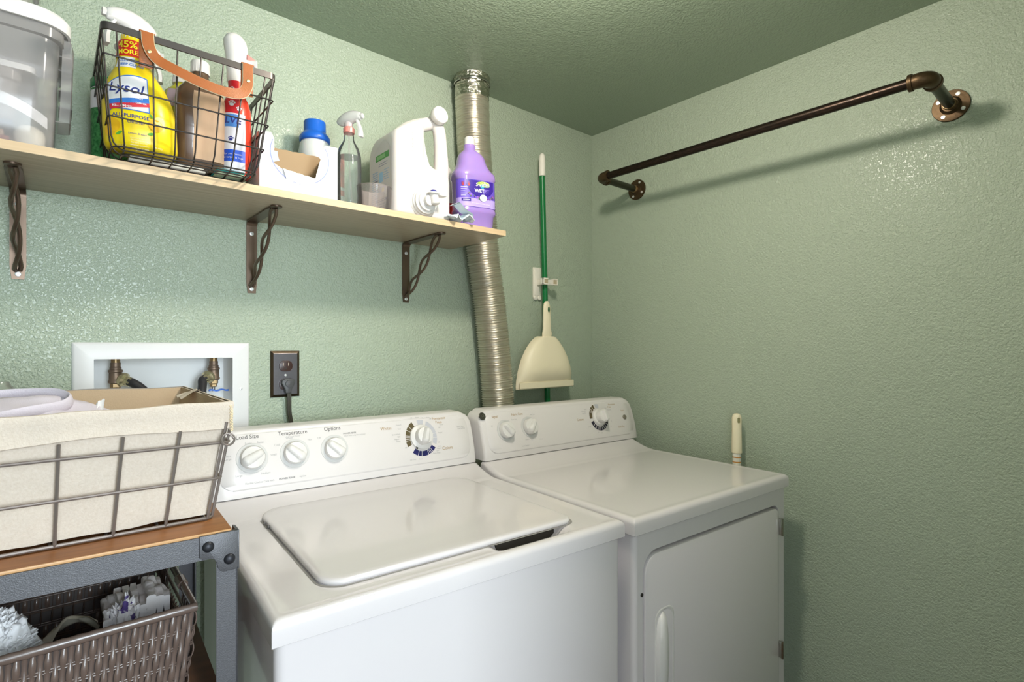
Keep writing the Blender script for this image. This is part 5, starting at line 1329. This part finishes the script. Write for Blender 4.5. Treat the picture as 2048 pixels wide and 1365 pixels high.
obj('end_label', mb, [mat('jug_label', '#d9d4cd', .45), mat('label_green', '#4d9b46', .4), mat('label_light_green', '#8cc07c', .4), mat('ink_slate', '#8688a0', .5), mat('ink_sky', '#8fb4d2', .5), mat('pict_blue', '#a3cbe4', .5), mat('pict_grey', '#cfc9cf', .5), mat('ink_indigo', '#5a5890', .5), mat('pict_sand', '#d6cba4', .5)], t)
mb = MB(); put_text(mb, '21 4 16 09 32 B', .008, lambda x, y: Vector((.700-y, 1.2050, 1.785+x)), m=0); obj('date_print', mb, 'print_lt', t)

t = thing('white_red_bottle', 'white bottle with red label between the jug and the purple bottle', 'bottle', (.905, 1.37, ST))
b = Body(.905, 1.372, [(ST, .026, .026, 2.5), (ST+.004, .034, .030, 2.5), (ST+.150, .036, .032, 2.5), (ST+.185, .032, .028, 2.3), (ST+.203, .020, .020), (ST+.215, .012, .012)]); obj('bottle_body', b.mesh(), 'white_pl', t, ang=50)
mb = MB(); b.patch(mb, ST+.02, ST+.095, -170, -60, .0006, 0); obj('red_label', mb, 'red', t)

t = thing('blue_dishcloth', 'pale blue folded dishcloth at the shelf edge beside the jug tap', 'cloth', (.83, 1.19, ST))
mb = MB(); R = []
for k in range(9):
    v = k/8; y = 1.178+.045*v; row = []
    for i in range(61):
        u = i/60; x = .796+.078*u+.004*math.sin(v*5); fold = abs(((u*5.2+.2*math.sin(v*3)) % 2)-1)
        row.append((x, y-.010*math.sin(u*9), ST+.006+.004*v+(.010+.014*u)*(fold)*(.55+.45*math.sin(PI*min(1, u*1.1)))+.004*noise.noise(Vector((u*6, v*4, 2)))))
    R.append(row)
mb.grid(R); mb.grid([[(p[0], p[1], p[2]-.0022) for p in r] for r in R]); mb.grid([R[0], [(p[0], p[1], p[2]-.0022) for p in R[0]]])
P = catmull([(.862, 1.180, ST+.010), (.868, 1.178, ST+.024), (.846, 1.178, ST+.034), (.828, 1.182, ST+.050), (.818, 1.186, ST+.046)], 5)
mb.grid([[(p.x, p.y+dy, p.z) for dy in (-.004, .014, .03)] for p in P]); mb.grid([[(p.x+.0015, p.y+dy, p.z-.0015) for dy in (-.004, .014, .03)] for p in P])
obj('cloth_sheet', mb, mat('pale_blue_terry', '#cfdfe9', .95, vary=(60, '#e9f0f4', .2), bump=(600, .0006)), t, ang=80)

# ------------------------------------------------------------------ purple floor cleaner bottle
t = thing('purple_cleaner_bottle', 'purple floor cleaner refill bottle with white cap at the shelf end', 'bottle', (.922, 1.245, ST))
b = Body(.925, 1.248, [(ST, .046, .030, 3), (ST+.003, .053, .036, 3.4), (ST+.036, .0555, .038, 3.6, 0), (ST+.041, .0600, .041, 3.6), (ST+.050, .0615, .042, 3.6), (ST+.055, .0595, .0405, 3.6), (ST+.137, .0595, .0405, 3.6, -.002), (ST+.141, .0625, .0425, 3.6, -.002), (ST+.157, .0620, .042, 3.4, -.003), (ST+.168, .053, .038, 3, -.005), (ST+.184, .0440, .034, 2.7, -.007), (ST+.206, .0390, .031, 2.5, -.009), (ST+.216, .033, .026, 2.3, -.010), (ST+.225, .022, .020, 2, -.012), (ST+.229, .0175, .0175, 2, -.0125), (ST+.243, .0165, .0165, 2, -.013)], -14)
obj('bottle_body', b.mesh(n=72), mat('lilac_liquid_bottle', '#a184cb', .16, coat=.4, sss=.25), t, ang=50)
mb = MB(); b.patch(mb, ST+.0575, ST+.1345, -178, -34, .0006, 0, 12, 40)
b.patch(mb, ST+.0585, ST+.082, -178, -34, .0009, 1, 4, 40)
f = b.map(-110, ST+.108, .0011); f2 = b.map(-110, ST+.108, .0016); f3 = b.map(-110, ST+.108, .0022); f4 = b.map(-110, ST+.108, .0028)
lo_ = lambda x: -.020-.0+.032*(abs((x-.012)/.044))**3; X0, X1 = -.032, .050
n = 24; mb.grid([[f2(lerp(X0, X1, i/n), lerp(max(-.026, lo_(lerp(X0, X1, i/n))), .0245, j/8)) for i in range(n+1)] for j in range(9)], 2)
ell(mb, .018, .0145, .019, .0075, f3, 3, rot=-.1); ell(mb, .014, .0085, .006, .005, f3, 5)
ell(mb, .022, .0190, .014, .004, f3, 6, rot=-.1)
put_text(mb, 'Swiffer', .0145, f4, x=.015, y=.012, m=2, shear=.15, bold=.022); put_text(mb, 'Swiffer', .0145, b.map(-110, ST+.108, .0033), x=.0145, y=.0122, m=4, shear=.15, bold=-.004)
put_text(mb, 'WET', .0132, f3, x=.006, y=-.004, m=4, bold=.03); put_text(mb, 'JET', .0132, f3, x=.0265, y=-.004, m=7, bold=.005)
random.seed(3)
for k in range(46):
    u = random.uniform(-1, 1); x = .013+u*.040; y = -.026+.010*abs(u)**1.5*1.3+random.uniform(-.005, .003); ell(mb, x, y, random.uniform(.0015, .0030), random.uniform(.001, .002), f3 if k % 2 else f4, random.choice((8, 9, 9, 10)), 8, random.uniform(0, 3))
ell(mb, .016, -.024, .0098, .0098, b.map(-110, ST+.108, .0034), 4, 30); ell(mb, .016, -.024, .0085, .0085, b.map(-110, ST+.108, .0037), 11, 30); put_text(mb, 'febreze', .0036, b.map(-110, ST+.108, .0041), x=.016, y=-.024, m=4)
put_text(mb, 'MULTI-PURPOSE FLOOR CLEANER', .0034, f3, x=.010, y=-.041, m=4)
f5 = b.map(-150, ST+.108, .0016); 
for x in (-.006, .010): ell(mb, x, .014, .0042, .0055, f5, 8); ell(mb, x+.001, .011, .0030, .0045, b.map(-150, ST+.108, .002), 12)
for k, w_ in enumerate((.020, .016, .012, .018, .014)): rect_on(mb, -.012, .003-.006*k, -.012+w_, .0042-.006*k, f5, 4, 4, 1)
rect_on(mb, -.010, -.036, .016, -.028, f5, 2); rect_on(mb, -.006, -.0325, .013, -.0315, b.map(-150, ST+.108, .002), 4, 4, 1)
obj('wrap_label', mb, [mat('label_violet', '#6a52c4', .3), mat('label_lavender', '#b8a3e4', .3), mat('label_deep_violet', '#3a2290', .3), mat('label_lime', '#a9d04a', .3), mat('label_white_ink', '#f6f4fa', .3), mat('label_cyan', '#3fb8d0', .3), mat('label_pale_lime', '#e6efae', .3), mat('label_pale_violet', '#9a88dc', .3), mat('bloom_plum', '#7a3a86', .4), mat('bloom_mauve', '#a56ac0', .4), mat('bloom_green', '#5e7a52', .4), mat('seal_lilac', '#ded3f0', .3), mat('bead_red', '#b03a4a', .3)], t)
obj('cap', MB().lathe([(.0150, ST+.2405), (.0152, ST+.243), (.0148, ST+.262), (.0125, ST+.266), (.001, ST+.266)], Matrix.Translation(b.P(ST+.243, 0, -.01649)), 36, flute=(0, 2, .97)) if False else MB().lathe([(.0150, ST+.2405), (.0152, ST+.243), (.0148, ST+.262), (.0125, ST+.266), (.001, ST+.266)], Matrix.Translation((.925-.0126, 1.248+.0031, 0)), 36, flute=(0, 2, .97)), 'white_pl', t)
